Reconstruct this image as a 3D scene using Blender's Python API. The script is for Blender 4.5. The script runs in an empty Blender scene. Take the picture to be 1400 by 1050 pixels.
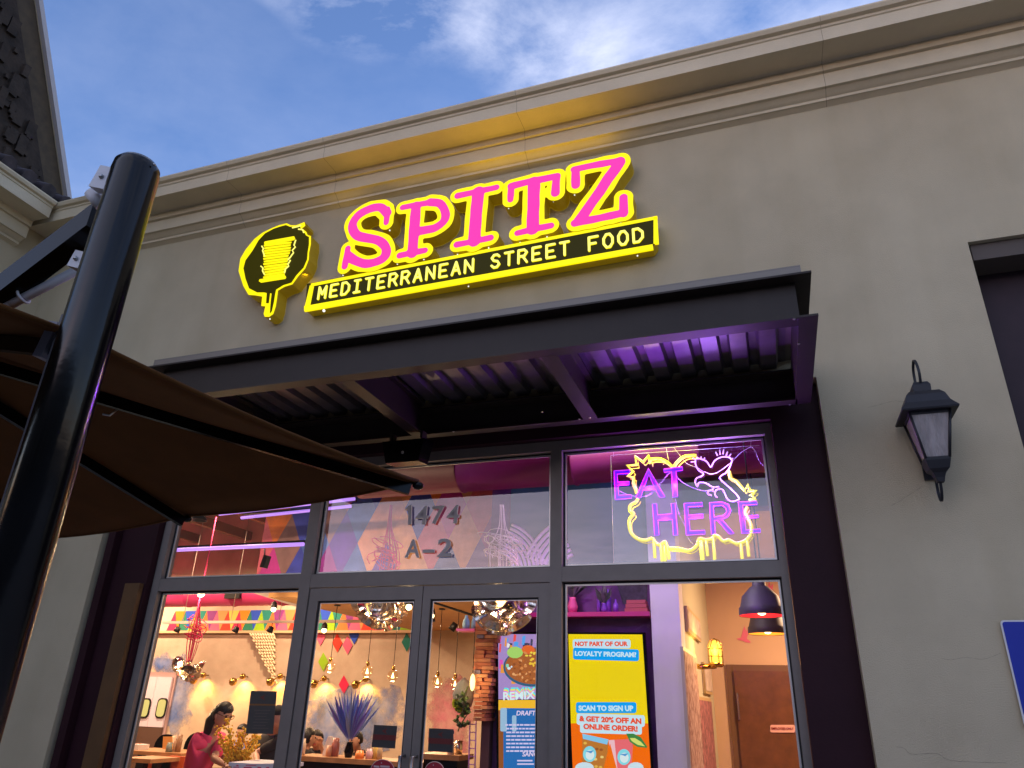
import bpy, bmesh, math, random
import numpy as np
from mathutils import Vector, Matrix
random.seed(7); np.random.seed(7)
PI = math.pi; R = math.radians
S = bpy.context.scene
C = S.collection
# ------------------------------------------------------------------ camera
CAM = Vector((0, -5.05, 1.55)); F = 989.16
YAW, PIT, ROL = R(19.651), R(23.945), R(1.791)
FW = Vector((-math.sin(YAW) * math.cos(PIT), math.cos(YAW) * math.cos(PIT), math.sin(PIT)))
R0 = Vector((math.cos(YAW), math.sin(YAW), 0)); U0 = R0.cross(FW)
RT = math.cos(ROL) * R0 + math.sin(ROL) * U0; UP = -math.sin(ROL) * R0 + math.cos(ROL) * U0
cd = bpy.data.cameras.new('camera'); cam = bpy.data.objects.new('camera', cd); C.objects.link(cam)
cam.matrix_world = Matrix(((RT.x, UP.x, -FW.x, CAM.x), (RT.y, UP.y, -FW.y, CAM.y), (RT.z, UP.z, -FW.z, CAM.z), (0, 0, 0, 1)))
cd.sensor_width = 36; cd.lens = F / 1400 * 36; cd.clip_start = .05; cd.clip_end = 3000
S.camera = cam
# ------------------------------------------------------------------ world: dusk sky with thin clouds
SUN_EL, SUN_ROT = 6.0, 200.0
W = bpy.data.worlds.new('World'); S.world = W; W.use_nodes = True
nt = W.node_tree; nt.nodes.clear(); N = nt.nodes.new; L = nt.links.new
out = N('ShaderNodeOutputWorld'); bg = N('ShaderNodeBackground'); sky = N('ShaderNodeTexSky')
sky.sky_type = 'NISHITA'; sky.sun_disc = False; sky.sun_elevation = R(SUN_EL); sky.sun_rotation = R(SUN_ROT)
sky.ozone_density = 4.0; sky.air_density = 1.0; sky.dust_density = .3
tc = N('ShaderNodeTexCoord'); sp = N('ShaderNodeSeparateXYZ'); L(tc.outputs['Generated'], sp.inputs[0])
zz = N('ShaderNodeMath'); zz.operation = 'MAXIMUM'; zz.inputs[1].default_value = .06; L(sp.outputs[2], zz.inputs[0])
dx = N('ShaderNodeMath'); dx.operation = 'DIVIDE'; L(sp.outputs[0], dx.inputs[0]); L(zz.outputs[0], dx.inputs[1])
dy = N('ShaderNodeMath'); dy.operation = 'DIVIDE'; L(sp.outputs[1], dy.inputs[0]); L(zz.outputs[0], dy.inputs[1])
cb = N('ShaderNodeCombineXYZ'); L(dx.outputs[0], cb.inputs[0]); L(dy.outputs[0], cb.inputs[1])
mp = N('ShaderNodeMapping'); mp.inputs['Rotation'].default_value = (0, 0, R(-40)); mp.inputs['Scale'].default_value = (2.0, 2.5, 1)
mp.inputs['Location'].default_value = (1.25, .35, 0)
L(cb.outputs[0], mp.inputs[0])
nz = N('ShaderNodeTexNoise'); nz.inputs['Scale'].default_value = 1.5; nz.inputs['Detail'].default_value = 9; nz.inputs['Roughness'].default_value = .62
nz.inputs['Distortion'].default_value = .15; L(mp.outputs[0], nz.inputs['Vector'])
cr = N('ShaderNodeValToRGB'); cr.color_ramp.elements[0].position = .36; cr.color_ramp.elements[1].position = .74; L(nz.outputs[0], cr.inputs[0])
sd_ = N('ShaderNodeMath'); sd_.operation = 'SUBTRACT'; L(dy.outputs[0], sd_.inputs[0]); L(dx.outputs[0], sd_.inputs[1])     # where the cloud sheet lies
nw = N('ShaderNodeTexNoise'); nw.inputs['Scale'].default_value = 3.0; nw.inputs['Detail'].default_value = 3; L(cb.outputs[0], nw.inputs['Vector'])
ad = N('ShaderNodeMath'); ad.operation = 'MULTIPLY_ADD'; L(nw.outputs[0], ad.inputs[0]); ad.inputs[1].default_value = .35; L(sd_.outputs[0], ad.inputs[2])
mr_ = N('ShaderNodeMapRange'); L(ad.outputs[0], mr_.inputs[0]); mr_.inputs[1].default_value = 0; mr_.inputs[2].default_value = 2.4
rm = N('ShaderNodeValToRGB'); e = rm.color_ramp.elements; e[0].position = 0; e[0].color = (.55,) * 3 + (1,); e[1].position = 1; e[1].color = (.12,) * 3 + (1,)
for p_, v_ in ((.45, .6), (.53, 1.0), (.575, 1.0), (.62, .08)): q_ = e.new(p_); q_.color = (v_, v_, v_, 1)
L(mr_.outputs[0], rm.inputs[0])
cm = N('ShaderNodeMath'); cm.operation = 'MULTIPLY'; L(rm.outputs[0], cm.inputs[1]); L(cr.outputs[0], cm.inputs[0])
tint = N('ShaderNodeMix'); tint.data_type = 'RGBA'; tint.blend_type = 'MULTIPLY'; tint.inputs[0].default_value = 1
L(sky.outputs[0], tint.inputs[6]); tint.inputs[7].default_value = (1.95, 1.24, 1.22, 1)
mx = N('ShaderNodeMix'); mx.data_type = 'RGBA'; L(cm.outputs[0], mx.inputs[0]); L(tint.outputs[2], mx.inputs[6]); mx.inputs[7].default_value = (2.5, 2.6, 3.15, 1)
L(mx.outputs[2], bg.inputs[0]); bg.inputs[1].default_value = .15; L(bg.outputs[0], out.inputs[0])
sl = bpy.data.lights.new('sun', 'SUN'); sl.energy = .125; sl.angle = R(75); sl.color = (1, .74, .30)
so = bpy.data.objects.new('sun', sl); C.objects.link(so)
sd = Vector((-.35, -1, .55)).normalized()      # the broad glow of the western sky
so.rotation_euler = sd.to_track_quat('Z', 'Y').to_euler()
S.view_settings.view_transform = 'Standard'; S.view_settings.look = 'None'; S.view_settings.gamma = 1
EXPO = 1.55; S.view_settings.exposure = EXPO; K = 2 ** -EXPO
try: S.view_settings.use_curve_mapping = False
except Exception: pass
S.cycles.max_bounces = 7; S.cycles.transparent_max_bounces = 16; S.cycles.caustics_reflective = False; S.cycles.caustics_refractive = False
S.cycles.sample_clamp_indirect = 4.0

# ------------------------------------------------------------------ helpers
def ray(px, py): return RT * (px - 700) - UP * (py - 525) + FW * F
def at(px, py, y=None, x=None, z=None, d=None):      # a pixel of the photo turned into a point on a real plane
    r = ray(px, py)
    if y is not None: t = (y - CAM.y) / r.y
    elif x is not None: t = (x - CAM.x) / r.x
    elif z is not None: t = (z - CAM.z) / r.z
    else: t = d / r.length
    return CAM + r * t

def mat(name, col, rough=.6, metal=0.0, emit=None, es=0.0, noise=0.0, nscale=8.0, bump=0.0, bscale=40.0, trans=0.0, alpha=1.0, coat=0.0, spec=.5, col2=None, stretch=(1, 1, 1)):
    m = bpy.data.materials.new(name); m.use_nodes = True
    n = m.node_tree; b = n.nodes['Principled BSDF']
    c = (*col, 1) if len(col) == 3 else col
    b.inputs['Base Color'].default_value = c; b.inputs['Roughness'].default_value = rough; b.inputs['Metallic'].default_value = metal
    b.inputs['Specular IOR Level'].default_value = spec
    b.inputs['Transmission Weight'].default_value = trans; b.inputs['Alpha'].default_value = alpha; b.inputs['Coat Weight'].default_value = coat
    if emit: b.inputs['Emission Color'].default_value = (*emit, 1); b.inputs['Emission Strength'].default_value = es * K
    if noise or bump or col2:
        t = n.nodes.new('ShaderNodeTexCoord'); mpp = n.nodes.new('ShaderNodeMapping'); mpp.inputs['Scale'].default_value = stretch
        n.links.new(t.outputs['Object'], mpp.inputs[0])
    if noise or col2:
        q = n.nodes.new('ShaderNodeTexNoise'); q.inputs['Scale'].default_value = nscale; q.inputs['Detail'].default_value = 6
        q.inputs['Roughness'].default_value = .6
        n.links.new(mpp.outputs[0], q.inputs['Vector'])
        rp = n.nodes.new('ShaderNodeValToRGB'); rp.color_ramp.elements[0].position = .3; rp.color_ramp.elements[1].position = .7
        lo = tuple(max(0, v * (1 - noise)) for v in col); hi = col2 if col2 else tuple(min(1, v * (1 + noise)) for v in col)
        rp.color_ramp.elements[0].color = (*lo, 1); rp.color_ramp.elements[1].color = (*hi, 1)
        n.links.new(q.outputs[0], rp.inputs[0]); n.links.new(rp.outputs[0], b.inputs['Base Color'])
    if bump:
        q = n.nodes.new('ShaderNodeTexNoise'); q.inputs['Scale'].default_value = bscale; q.inputs['Detail'].default_value = 4
        n.links.new(mpp.outputs[0], q.inputs['Vector'])
        bm_ = n.nodes.new('ShaderNodeBump'); bm_.inputs['Strength'].default_value = bump; bm_.inputs['Distance'].default_value = .01
        n.links.new(q.outputs[0], bm_.inputs['Height']); n.links.new(bm_.outputs[0], b.inputs['Normal'])
    return m
def glow(name, col, s): return mat(name, tuple(min(1, c) * .35 for c in col), .5, emit=col, es=s, spec=.2)
def glass_mat(name, refl, tint=(1, 1, 1), rough=.0):
    m = bpy.data.materials.new(name); m.use_nodes = True; n = m.node_tree; n.nodes.clear()
    o = n.nodes.new('ShaderNodeOutputMaterial'); t = n.nodes.new('ShaderNodeBsdfTransparent'); g = n.nodes.new('ShaderNodeBsdfGlossy')
    t.inputs[0].default_value = (*tint, 1); g.inputs['Roughness'].default_value = rough; g.inputs[0].default_value = (1, 1, 1, 1)
    lw = n.nodes.new('ShaderNodeFresnel'); lw.inputs[0].default_value = 1.5
    a = n.nodes.new('ShaderNodeMath'); a.operation = 'ADD'; a.inputs[1].default_value = refl; a.use_clamp = True; n.links.new(lw.outputs[0], a.inputs[0])
    ge = n.nodes.new('ShaderNodeNewGeometry'); bf = n.nodes.new('ShaderNodeMath'); bf.operation = 'SUBTRACT'; bf.inputs[0].default_value = 1; n.links.new(ge.outputs['Backfacing'], bf.inputs[1])
    a2 = n.nodes.new('ShaderNodeMath'); a2.operation = 'MULTIPLY'; n.links.new(a.outputs[0], a2.inputs[0]); n.links.new(bf.outputs[0], a2.inputs[1]); a = a2      # reflect once, at the outer face
    x = n.nodes.new('ShaderNodeMixShader'); n.links.new(a.outputs[0], x.inputs[0]); n.links.new(t.outputs[0], x.inputs[1]); n.links.new(g.outputs[0], x.inputs[2])
    n.links.new(x.outputs[0], o.inputs[0]); return m

class MB:
    def __init__(s): s.v = []; s.f = []; s.mi = []; s.sm = []
    def add(s, vs, fs, mi=0, smooth=False):
        o = len(s.v); s.v += [tuple(v) for v in vs]
        for f in fs: s.f.append([i + o for i in f]); s.mi.append(mi); s.sm.append(smooth)
        return s
    def box(s, x0, x1, y0, y1, z0, z1, mi=0):
        vs = [(x, y, z) for z in (z0, z1) for y in (y0, y1) for x in (x0, x1)]
        return s.add(vs, [(0, 2, 3, 1), (4, 5, 7, 6), (0, 1, 5, 4), (2, 6, 7, 3), (0, 4, 6, 2), (1, 3, 7, 5)], mi)
    def obox(s, c, ax, ay, az, hx, hy, hz, mi=0):
        c = Vector(c); ax, ay, az = (Vector(a).normalized() for a in (ax, ay, az))
        vs = [c + ax * (hx * i) + ay * (hy * j) + az * (hz * k) for k in (-1, 1) for j in (-1, 1) for i in (-1, 1)]
        return s.add(vs, [(0, 2, 3, 1), (4, 5, 7, 6), (0, 1, 5, 4), (2, 6, 7, 3), (0, 4, 6, 2), (1, 3, 7, 5)], mi)
    def prism(s, poly, ext, mi=0, smooth=False):          # poly: list of 3D points, ext: vector
        n = len(poly); e = Vector(ext); a = [Vector(p) for p in poly]
        vs = a + [p + e for p in a]
        fs = [list(range(n))[::-1], list(range(n, 2 * n))] + [(i, (i + 1) % n, (i + 1) % n + n, i + n) for i in range(n)]
        return s.add(vs, fs, mi, smooth)
    def tube(s, pts, r, n=8, mi=0, closed=False, caps=True):
        P = [Vector(p) for p in pts]; m = len(P)
        rr = r if isinstance(r, (list, tuple)) else [r] * m
        vs = []; fs = []; prev = None
        for i, p in enumerate(P):
            if closed: t = P[(i + 1) % m] - P[i - 1]
            else: t = P[min(i + 1, m - 1)] - P[max(i - 1, 0)]
            if t.length < 1e-9: t = Vector((0, 0, 1))
            t.normalize()
            if prev is None:
                a = t.cross(Vector((0, 0, 1)));
                if a.length < .1: a = t.cross(Vector((0, 1, 0)))
            else:
                a = prev - t * prev.dot(t)
                if a.length < 1e-6: a = t.cross(Vector((0, 0, 1)))
            a.normalize(); prev = a; b = t.cross(a)
            for k in range(n):
                an = 2 * PI * k / n; vs.append(p + (a * math.cos(an) + b * math.sin(an)) * rr[i])
        for i in range(m if closed else m - 1):
            j = (i + 1) % m
            for k in range(n): fs.append((i * n + k, i * n + (k + 1) % n, j * n + (k + 1) % n, j * n + k))
        s.add(vs, fs, mi, True)
        if caps and not closed:
            o = len(s.v) - len(vs)
            s.f.append([o + k for k in range(n)][::-1]); s.mi.append(mi); s.sm.append(False)
            s.f.append([o + (m - 1) * n + k for k in range(n)]); s.mi.append(mi); s.sm.append(False)
        return s
    def lathe(s, c, prof, n=20, ax=(0, 0, 1), mi=0):       # prof: list of (r, h) along axis
        c = Vector(c); w = Vector(ax).normalized(); a = w.cross(Vector((1, 0, 0)))
        if a.length < .1: a = w.cross(Vector((0, 1, 0)))
        a.normalize(); b = w.cross(a); vs = []; fs = []
        for r_, h in prof:
            for k in range(n):
                an = 2 * PI * k / n; vs.append(c + w * h + (a * math.cos(an) + b * math.sin(an)) * max(r_, 1e-4))
        for i in range(len(prof) - 1):
            for k in range(n): fs.append((i * n + k, i * n + (k + 1) % n, (i + 1) * n + (k + 1) % n, (i + 1) * n + k))
        return s.add(vs, fs, mi, True)
    def ball(s, c, r, n=14, mi=0, sc=(1, 1, 1)):
        c = Vector(c); vs = []; fs = []; m = n // 2 + 1
        for i in range(m + 1):
            th = PI * i / m
            for k in range(n):
                an = 2 * PI * k / n
                vs.append(c + Vector((math.sin(th) * math.cos(an) * sc[0], math.sin(th) * math.sin(an) * sc[1], math.cos(th) * sc[2])) * r)
        for i in range(m):
            for k in range(n): fs.append((i * n + k, (i + 1) * n + k, (i + 1) * n + (k + 1) % n, i * n + (k + 1) % n))
        return s.add(vs, fs, mi, True)
    def build(s, name, mats, parent=None, label=None, kind=None):
        me = bpy.data.meshes.new(name)
        o = org(parent)
        me.from_pydata([(v[0] - o.x, v[1] - o.y, v[2] - o.z) for v in s.v], [], s.f)
        if not isinstance(mats, (list, tuple)): mats = [mats]
        for m in mats: me.materials.append(m)
        me.polygons.foreach_set('material_index', s.mi); me.polygons.foreach_set('use_smooth', s.sm)
        bm = bmesh.new(); bm.from_mesh(me); bmesh.ops.remove_doubles(bm, verts=bm.verts, dist=1e-6) if len(s.v) < 60000 else None
        bmesh.ops.recalc_face_normals(bm, faces=bm.faces); bm.to_mesh(me); bm.free()
        ob = bpy.data.objects.new(name, me); C.objects.link(ob)
        if parent: ob.parent = parent
        if label: ob['label'] = label
        if kind: ob['kind'] = kind
        return ob
def org(p):
    o = Vector((0, 0, 0))
    while p: o = o + p.location; p = p.parent
    return o
def thing(name, label, cat, loc=(0, 0, 0), group=None):
    o = bpy.data.objects.new(name, None); C.objects.link(o); o.location = loc; o.empty_display_size = .1
    return tag(o, label, cat, group)
def tag(o, label, cat, group=None):
    o['label'] = label; o['category'] = cat
    if group: o['group'] = group
    return o
def struct(o): o['kind'] = 'structure'; return o
def copy_tree(o, parent=None):
    c = o.copy(); C.objects.link(c); c.parent = parent
    for ch in list(o.children): copy_tree(ch, c)
    return c
def lamp(name, kind, loc, energy, col, size=.05, rot=None, parent=None, sy=None, spread=None):
    l = bpy.data.lights.new(name, kind); l.energy = energy * K; l.color = col
    if kind == 'AREA':
        l.shape = 'RECTANGLE'; l.size = size; l.size_y = sy or size
        if spread: l.spread = spread
    elif kind == 'SPOT': l.shadow_soft_size = size; l.spot_size = spread or R(90); l.spot_blend = .6
    else: l.shadow_soft_size = size
    o = bpy.data.objects.new(name, l); C.objects.link(o); o.location = Vector(loc) - org(parent)
    if parent: o.parent = parent
    if rot is not None: o.rotation_euler = Vector(rot).to_track_quat('-Z', 'Y').to_euler()
    return o

# ---- outlines from thick strokes: signed distance on a grid, contour by marching squares
def contour(strokes, off, res, wob=0.0, seed=0, pad=.05):
    pts = np.array([p for st, r_ in strokes for p in st]); rm = max(r_ for _, r_ in strokes) + off + pad
    x0, y0 = pts.min(0) - rm; x1, y1 = pts.max(0) + rm
    nx = int((x1 - x0) / res) + 2; ny = int((y1 - y0) / res) + 2
    X, Y = np.meshgrid(x0 + np.arange(nx) * res, y0 + np.arange(ny) * res)
    D = np.full(X.shape, 1e9)
    for st, r_ in strokes:
        for a, b in zip(st[:-1], st[1:]):
            ax, ay = a; bx, by = b; L2 = (bx - ax) ** 2 + (by - ay) ** 2 + 1e-12
            t = np.clip(((X - ax) * (bx - ax) + (Y - ay) * (by - ay)) / L2, 0, 1)
            D = np.minimum(D, np.hypot(X - ax - t * (bx - ax), Y - ay - t * (by - ay)) - r_)
    D -= off
    if wob:
        rs = np.random.RandomState(seed)
        for _ in range(10):
            k = rs.uniform(8, 42); an = rs.uniform(0, 2 * PI); ph = rs.uniform(0, 2 * PI)
            D += wob / 3 * np.sin(k * (X * math.cos(an) + Y * math.sin(an)) + ph)
    return march(D, x0, y0, res)
def march(D, x0, y0, res):
    ny, nx = D.shape; IN = D < 0; seg = {}
    def ip(i, j, i2, j2):
        a, b = D[j, i], D[j2, i2]; t = a / (a - b)
        return (x0 + (i + t * (i2 - i)) * res, y0 + (j + t * (j2 - j)) * res)
    code = IN[:-1, :-1] * 1 + IN[:-1, 1:] * 2 + IN[1:, 1:] * 4 + IN[1:, :-1] * 8
    nxt = {}; P = {}
    E = {1: [(3, 0)], 2: [(0, 1)], 3: [(3, 1)], 4: [(1, 2)], 5: [(3, 2), (1, 0)], 6: [(0, 2)], 7: [(3, 2)], 8: [(2, 3)], 9: [(2, 0)],
         10: [(0, 3), (2, 1)], 11: [(2, 1)], 12: [(1, 3)], 13: [(1, 0)], 14: [(0, 3)]}
    for j, i in zip(*np.nonzero((code > 0) & (code < 15))):
        for a, b in E[int(code[j, i])]:
            ks = []
            for e in (a, b):
                if e == 0: k = ('h', i, j); p = (i, j, i + 1, j)
                elif e == 1: k = ('v', i + 1, j); p = (i + 1, j, i + 1, j + 1)
                elif e == 2: k = ('h', i, j + 1); p = (i, j + 1, i + 1, j + 1)
                else: k = ('v', i, j); p = (i, j, i, j + 1)
                if k not in P: P[k] = ip(*p)
                ks.append(k)
            nxt[ks[0]] = ks[1]
    loops = []
    while nxt:
        s0 = next(iter(nxt)); k = s0; lp = []
        while k in nxt:
            lp.append(P[k]); k = nxt.pop(k)
        if len(lp) > 6: loops.append(lp)
    return [simp(l, res * .12) for l in loops]
def simp(l, tol):
    a = np.array(l)
    def rdp(i, j):
        if j <= i + 1: return []
        p, q = a[i], a[j]; d = q - p; n = np.hypot(*d)
        m = a[i + 1:j] - p
        dd = np.hypot(m[:, 0], m[:, 1]) if n < 1e-9 else np.abs(d[0] * m[:, 1] - d[1] * m[:, 0]) / n
        k = int(dd.argmax())
        if dd[k] < tol: return []
        k += i + 1
        return rdp(i, k) + [k] + rdp(k, j)
    h = len(a) // 2
    idx = [0] + rdp(0, h) + [h] + rdp(h, len(a) - 1) + [len(a) - 1]
    return [tuple(a[i]) for i in idx]
def fill(loops, name, mats, parent, y, depth, bevel=0.0, label=None, T=None):
    """loops in (u,v) -> solid with front face at y and `depth` towards +y; side faces take the second material"""
    cu = bpy.data.curves.new('t', 'CURVE'); cu.dimensions = '2D'; cu.fill_mode = 'BOTH'; cu.extrude = depth / 2
    for l in loops:
        sp_ = cu.splines.new('POLY'); sp_.points.add(len(l) - 1); sp_.use_cyclic_u = True
        sp_.points.foreach_set('co', [c for p in l for c in (p[0], p[1], 0, 1)])
    return from_curve(cu, name, mats, parent, lambda v: Vector((v.x, y + depth / 2 - v.z, v.y)), label)
def from_curve(cu, name, mats, parent, fn, label=None):
    tmp = bpy.data.objects.new('t', cu); C.objects.link(tmp); dg = bpy.context.evaluated_depsgraph_get()
    me = bpy.data.meshes.new_from_object(tmp.evaluated_get(dg)); bpy.data.objects.remove(tmp); bpy.data.curves.remove(cu)
    o = org(parent); side = []
    for p in me.polygons: side.append(1 if abs(p.normal.z) < .5 else 0)
    for v in me.vertices: v.co = fn(v.co) - o
    me.materials.clear()
    if not isinstance(mats, (list, tuple)): mats = [mats]
    for m in mats: me.materials.append(m)
    if len(mats) > 1: me.polygons.foreach_set('material_index', side)
    else: me.polygons.foreach_set('material_index', [0] * len(side))
    me.polygons.foreach_set('use_smooth', [False] * len(side))
    bm = bmesh.new(); bm.from_mesh(me); bmesh.ops.remove_doubles(bm, verts=bm.verts, dist=1e-6); bmesh.ops.recalc_face_normals(bm, faces=bm.faces); bm.to_mesh(me); bm.free()
    me.name = name
    ob = bpy.data.objects.new(name, me); C.objects.link(ob); ob.parent = parent
    if label: ob['label'] = label
    return ob
def text(s, a, b, hpx, y, name, mats, parent, depth=.002, off=0.0, italic=0.0, label=None):
    """lettering on the plane y: baseline runs from pixel a to pixel b, cap height hpx pixels"""
    A = at(*a, y=y); B = at(*b, y=y); H = (at(a[0], a[1] - hpx, y=y) - A).length
    cu = bpy.data.curves.new('t', 'FONT'); cu.body = s; cu.size = 1; cu.extrude = .5; cu.offset = off; cu.resolution_u = 3
    cu.align_x = 'LEFT'
    tmp = bpy.data.objects.new('t', cu); C.objects.link(tmp); bpy.context.view_layer.update()
    bb = [Vector(c) for c in tmp.bound_box]; x0 = min(c.x for c in bb); x1 = max(c.x for c in bb); bpy.data.objects.remove(tmp)
    ux = (B - A).normalized(); uz = Vector((-ux.z, 0, ux.x)); sx = (B - A).length / (x1 - x0); sz = H / .729
    return from_curve(cu, name, mats, parent, lambda v: A + ux * ((v.x - x0 + italic * v.y) * sx) + uz * (v.y * sz) + Vector((0, -depth * (v.z + .5), 0)), label)
def decal(poly, y, m, parent, name, th=.002, label=None, smooth=0):
    P = [at(px, py, y=y) for px, py in poly]
    return MB().prism(P, (0, th, 0)).build(name, m, parent, label)
def rr(x0, y0, x1, y1, r=3, n=4, skew=(0, 0)):          # rounded rectangle in pixels
    o = []
    for cx, cy, a0 in ((x1 - r, y0 + r, -90), (x1 - r, y1 - r, 0), (x0 + r, y1 - r, 90), (x0 + r, y0 + r, 180)):
        for k in range(n + 1):
            an = R(a0 + 90 * k / n); px = cx + r * math.cos(an); py = cy + r * math.sin(an)
            o.append((px + skew[0] * (py - y0), py + skew[1] * (px - x0)))
    return o
def circ(cx, cy, rx, ry=None, n=20): return [(cx + rx * math.cos(2 * PI * k / n), cy + (ry or rx) * math.sin(2 * PI * k / n)) for k in range(n)]
def smooth_line(P, n=6, closed=False):                  # Catmull-Rom through the points
    P = [Vector(p) for p in P]; m = len(P); o = []
    for i in range(m if closed else m - 1):
        g = lambda k: P[k % m] if closed else P[max(0, min(m - 1, k))]
        a, b, c, d = g(i - 1), g(i), g(i + 1), g(i + 2)
        for k in range(n):
            t = k / n; o.append(.5 * ((2 * b) + (c - a) * t + (2 * a - 5 * b + 4 * c - d) * t * t + (3 * b - a - 3 * c + d) * t ** 3))
    if not closed: o.append(P[-1])
    return o
# ------------------------------------------------------------------ materials of the outside
M = {}
def stucco(name, col):
    m = mat(name, col, .92, noise=.05, nscale=2.2, bump=.35, bscale=140, spec=.2)
    n = m.node_tree; b = n.nodes['Principled BSDF']; rp = [x for x in n.nodes if x.type == 'VALTORGB'][0]
    q = n.nodes.new('ShaderNodeTexNoise'); q.inputs['Scale'].default_value = .55; q.inputs['Detail'].default_value = 3
    t = [x for x in n.nodes if x.type == 'MAPPING'][0]; n.links.new(t.outputs[0], q.inputs['Vector'])
    r2 = n.nodes.new('ShaderNodeValToRGB'); r2.color_ramp.elements[0].position = .35; r2.color_ramp.elements[1].position = .62
    r2.color_ramp.elements[0].color = (.86, .84, .82, 1); r2.color_ramp.elements[1].color = (1, 1, 1, 1)
    n.links.new(q.outputs[0], r2.inputs[0])
    st = n.nodes.new('ShaderNodeTexNoise'); st.inputs['Scale'].default_value = 3; st.inputs['Detail'].default_value = 5
    mp2 = n.nodes.new('ShaderNodeMapping'); mp2.inputs['Scale'].default_value = (1, 1, .08); tt = n.nodes.new('ShaderNodeTexCoord')
    n.links.new(tt.outputs['Object'], mp2.inputs[0]); n.links.new(mp2.outputs[0], st.inputs['Vector'])
    r3 = n.nodes.new('ShaderNodeValToRGB'); r3.color_ramp.elements[0].position = .3; r3.color_ramp.elements[1].position = .55
    r3.color_ramp.elements[0].color = (.94, .93, .91, 1); r3.color_ramp.elements[1].color = (1, 1, 1, 1); n.links.new(st.outputs[0], r3.inputs[0])
    def mul(a, c_):
        k = n.nodes.new('ShaderNodeMix'); k.data_type = 'RGBA'; k.blend_type = 'MULTIPLY'; k.inputs[0].default_value = 1
        n.links.new(a, k.inputs[6]); n.links.new(c_, k.inputs[7]); return k.outputs[2]
    n.links.new(mul(mul(rp.outputs[0], r2.outputs[0]), r3.outputs[0]), b.inputs['Base Color'])
    return m
M['stucco'] = stucco('stucco', (.52, .45, .305))
M['trim'] = mat('cornice_paint', (.60, .52, .36), .8, noise=.07, nscale=3, bump=.2, bscale=60)
M['seam'] = mat('dark_seam', (.06, .04, .03), .9)
M['steel'] = mat('awning_steel', (.026, .019, .015), .5, metal=.0, spec=.3, noise=.15, nscale=5, bump=.05)
M['deck'] = mat('corrugated_deck', (.16, .14, .15), .38, metal=.5, noise=.2, nscale=6)
M['brown'] = mat('surround_paint', (.026, .007, .011), .6, noise=.15, nscale=2, bump=.1, bscale=60, spec=.18)
M['alu'] = mat('window_frame_metal', (.20, .175, .155), .5, metal=.2, spec=.35, noise=.06, nscale=10)
M['bead'] = mat('glazing_bead', (.62, .6, .56), .35, metal=.5)
M['gasket'] = mat('gasket', (.01, .01, .01), .7)
M['glassT'] = glass_mat('transom_glass', .035, (.92, .94, .97))
M['glassL'] = glass_mat('door_glass', .0, (.97, .97, .97))
M['black'] = mat('black_gloss_paint', (.002, .002, .002), .2, spec=.2, noise=.2, nscale=12)
M['canvas'] = mat('brown_canvas', (.085, .035, .009), .85, spec=.1, noise=.12, nscale=6, bump=.25, bscale=300)
M['white_plastic'] = mat('white_plastic', (.6, .6, .62), .5)
M['asphalt'] = mat('asphalt', (.05, .05, .052), .9, noise=.3, nscale=6, bump=.4, bscale=80)
M['concrete'] = mat('concrete', (.32, .31, .29), .85, noise=.12, nscale=3, bump=.2, bscale=40)
M['shingle'] = mat('dark_roof_tile', (.05, .04, .045), .8, noise=.4, nscale=8)
M['stone'] = mat('dark_stone', (.032, .022, .015), .95, noise=.5, nscale=5, bump=1.0, bscale=14)
M['lantern'] = mat('lantern_metal', (.006, .006, .010), .5, noise=.2, nscale=30)
M['lens'] = mat('rippled_lantern_glass', (.30, .27, .26), .25, noise=.35, nscale=18, bump=.8, bscale=60, stretch=(1, 1, .15))
M['signblue'] = mat('sign_blue', (.003, .02, .33), .5)
M['signwhite'] = mat('sign_white', (.65, .65, .66), .5)
M['screw'] = mat('screw', (.4, .4, .4), .3, metal=1)

# ------------------------------------------------------------------ ground
struct(MB().box(-400, 400, -400, 60, -.5, -.15).build('ground', M['asphalt']))
struct(MB().box(-14, 14, -7.5, .2, -.148, 0).build('pavement', M['concrete']))
def building_opposite():
    b = thing('opposite_building', 'low dark building across the car park, seen only in the glass', 'building', (0, -30, -.15))
    MB().box(-45, 45, -42, -30, -.15, 7.4).build('wall', mat('dark_block_wall', (.10, .09, .08), .9, noise=.2), b)
    MB().box(-45.2, 45.2, -42.2, -29.8, 7.4, 7.7).build('parapet', M['seam'], b)
    for k in range(10):
        x = -40 + k * 9
        MB().box(x, x + 5, -29.98, -29.9, .6, 3.2).build('window', mat('dark_window', (.02, .02, .025), .2), b)
building_opposite()

# ------------------------------------------------------------------ the restaurant building
B = thing('restaurant_building', 'beige stucco storefront building with heavy cornice and dark metal awning', 'building', (0, 0, 0))
XL, XR = -7.64, 9.0
def rect(a, b, c, d): return [(a, c), (b, c), (b, d), (a, d)]
wall_outline = [(XL, -.1), (-5.754, -.1), (-5.754, 3.72), (.464, 3.72), (.464, -.1), (1.58, -.1), (1.58, 4.632), (5.2, 4.632), (5.2, -.1), (XR, -.1), (XR, 6.62), (XL, 6.62)]
fill([wall_outline], 'stucco_wall', M['stucco'], B, 0.0, .28)
# wall lip and dark recess on the far right
bx = MB().box(1.58, 5.2, .28, .30, -.1, 4.632); bx.build('recess_wall', mat('plum_recess_paint', (.03, .014, .02), .7, noise=.15), B)
MB().box(1.60, 5.18, .04, .27, 4.50, 4.628).build('recess_header', mat('recess_header_paint', (.09, .07, .055), .7), B)
MB().prism([(1.9, .1, 3.0), (2.4, .1, 4.2), (2.9, .1, 4.2), (2.4, .1, 3.0)], (0, .1, 0)).build('recess_brace', M['steel'], B)
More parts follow.
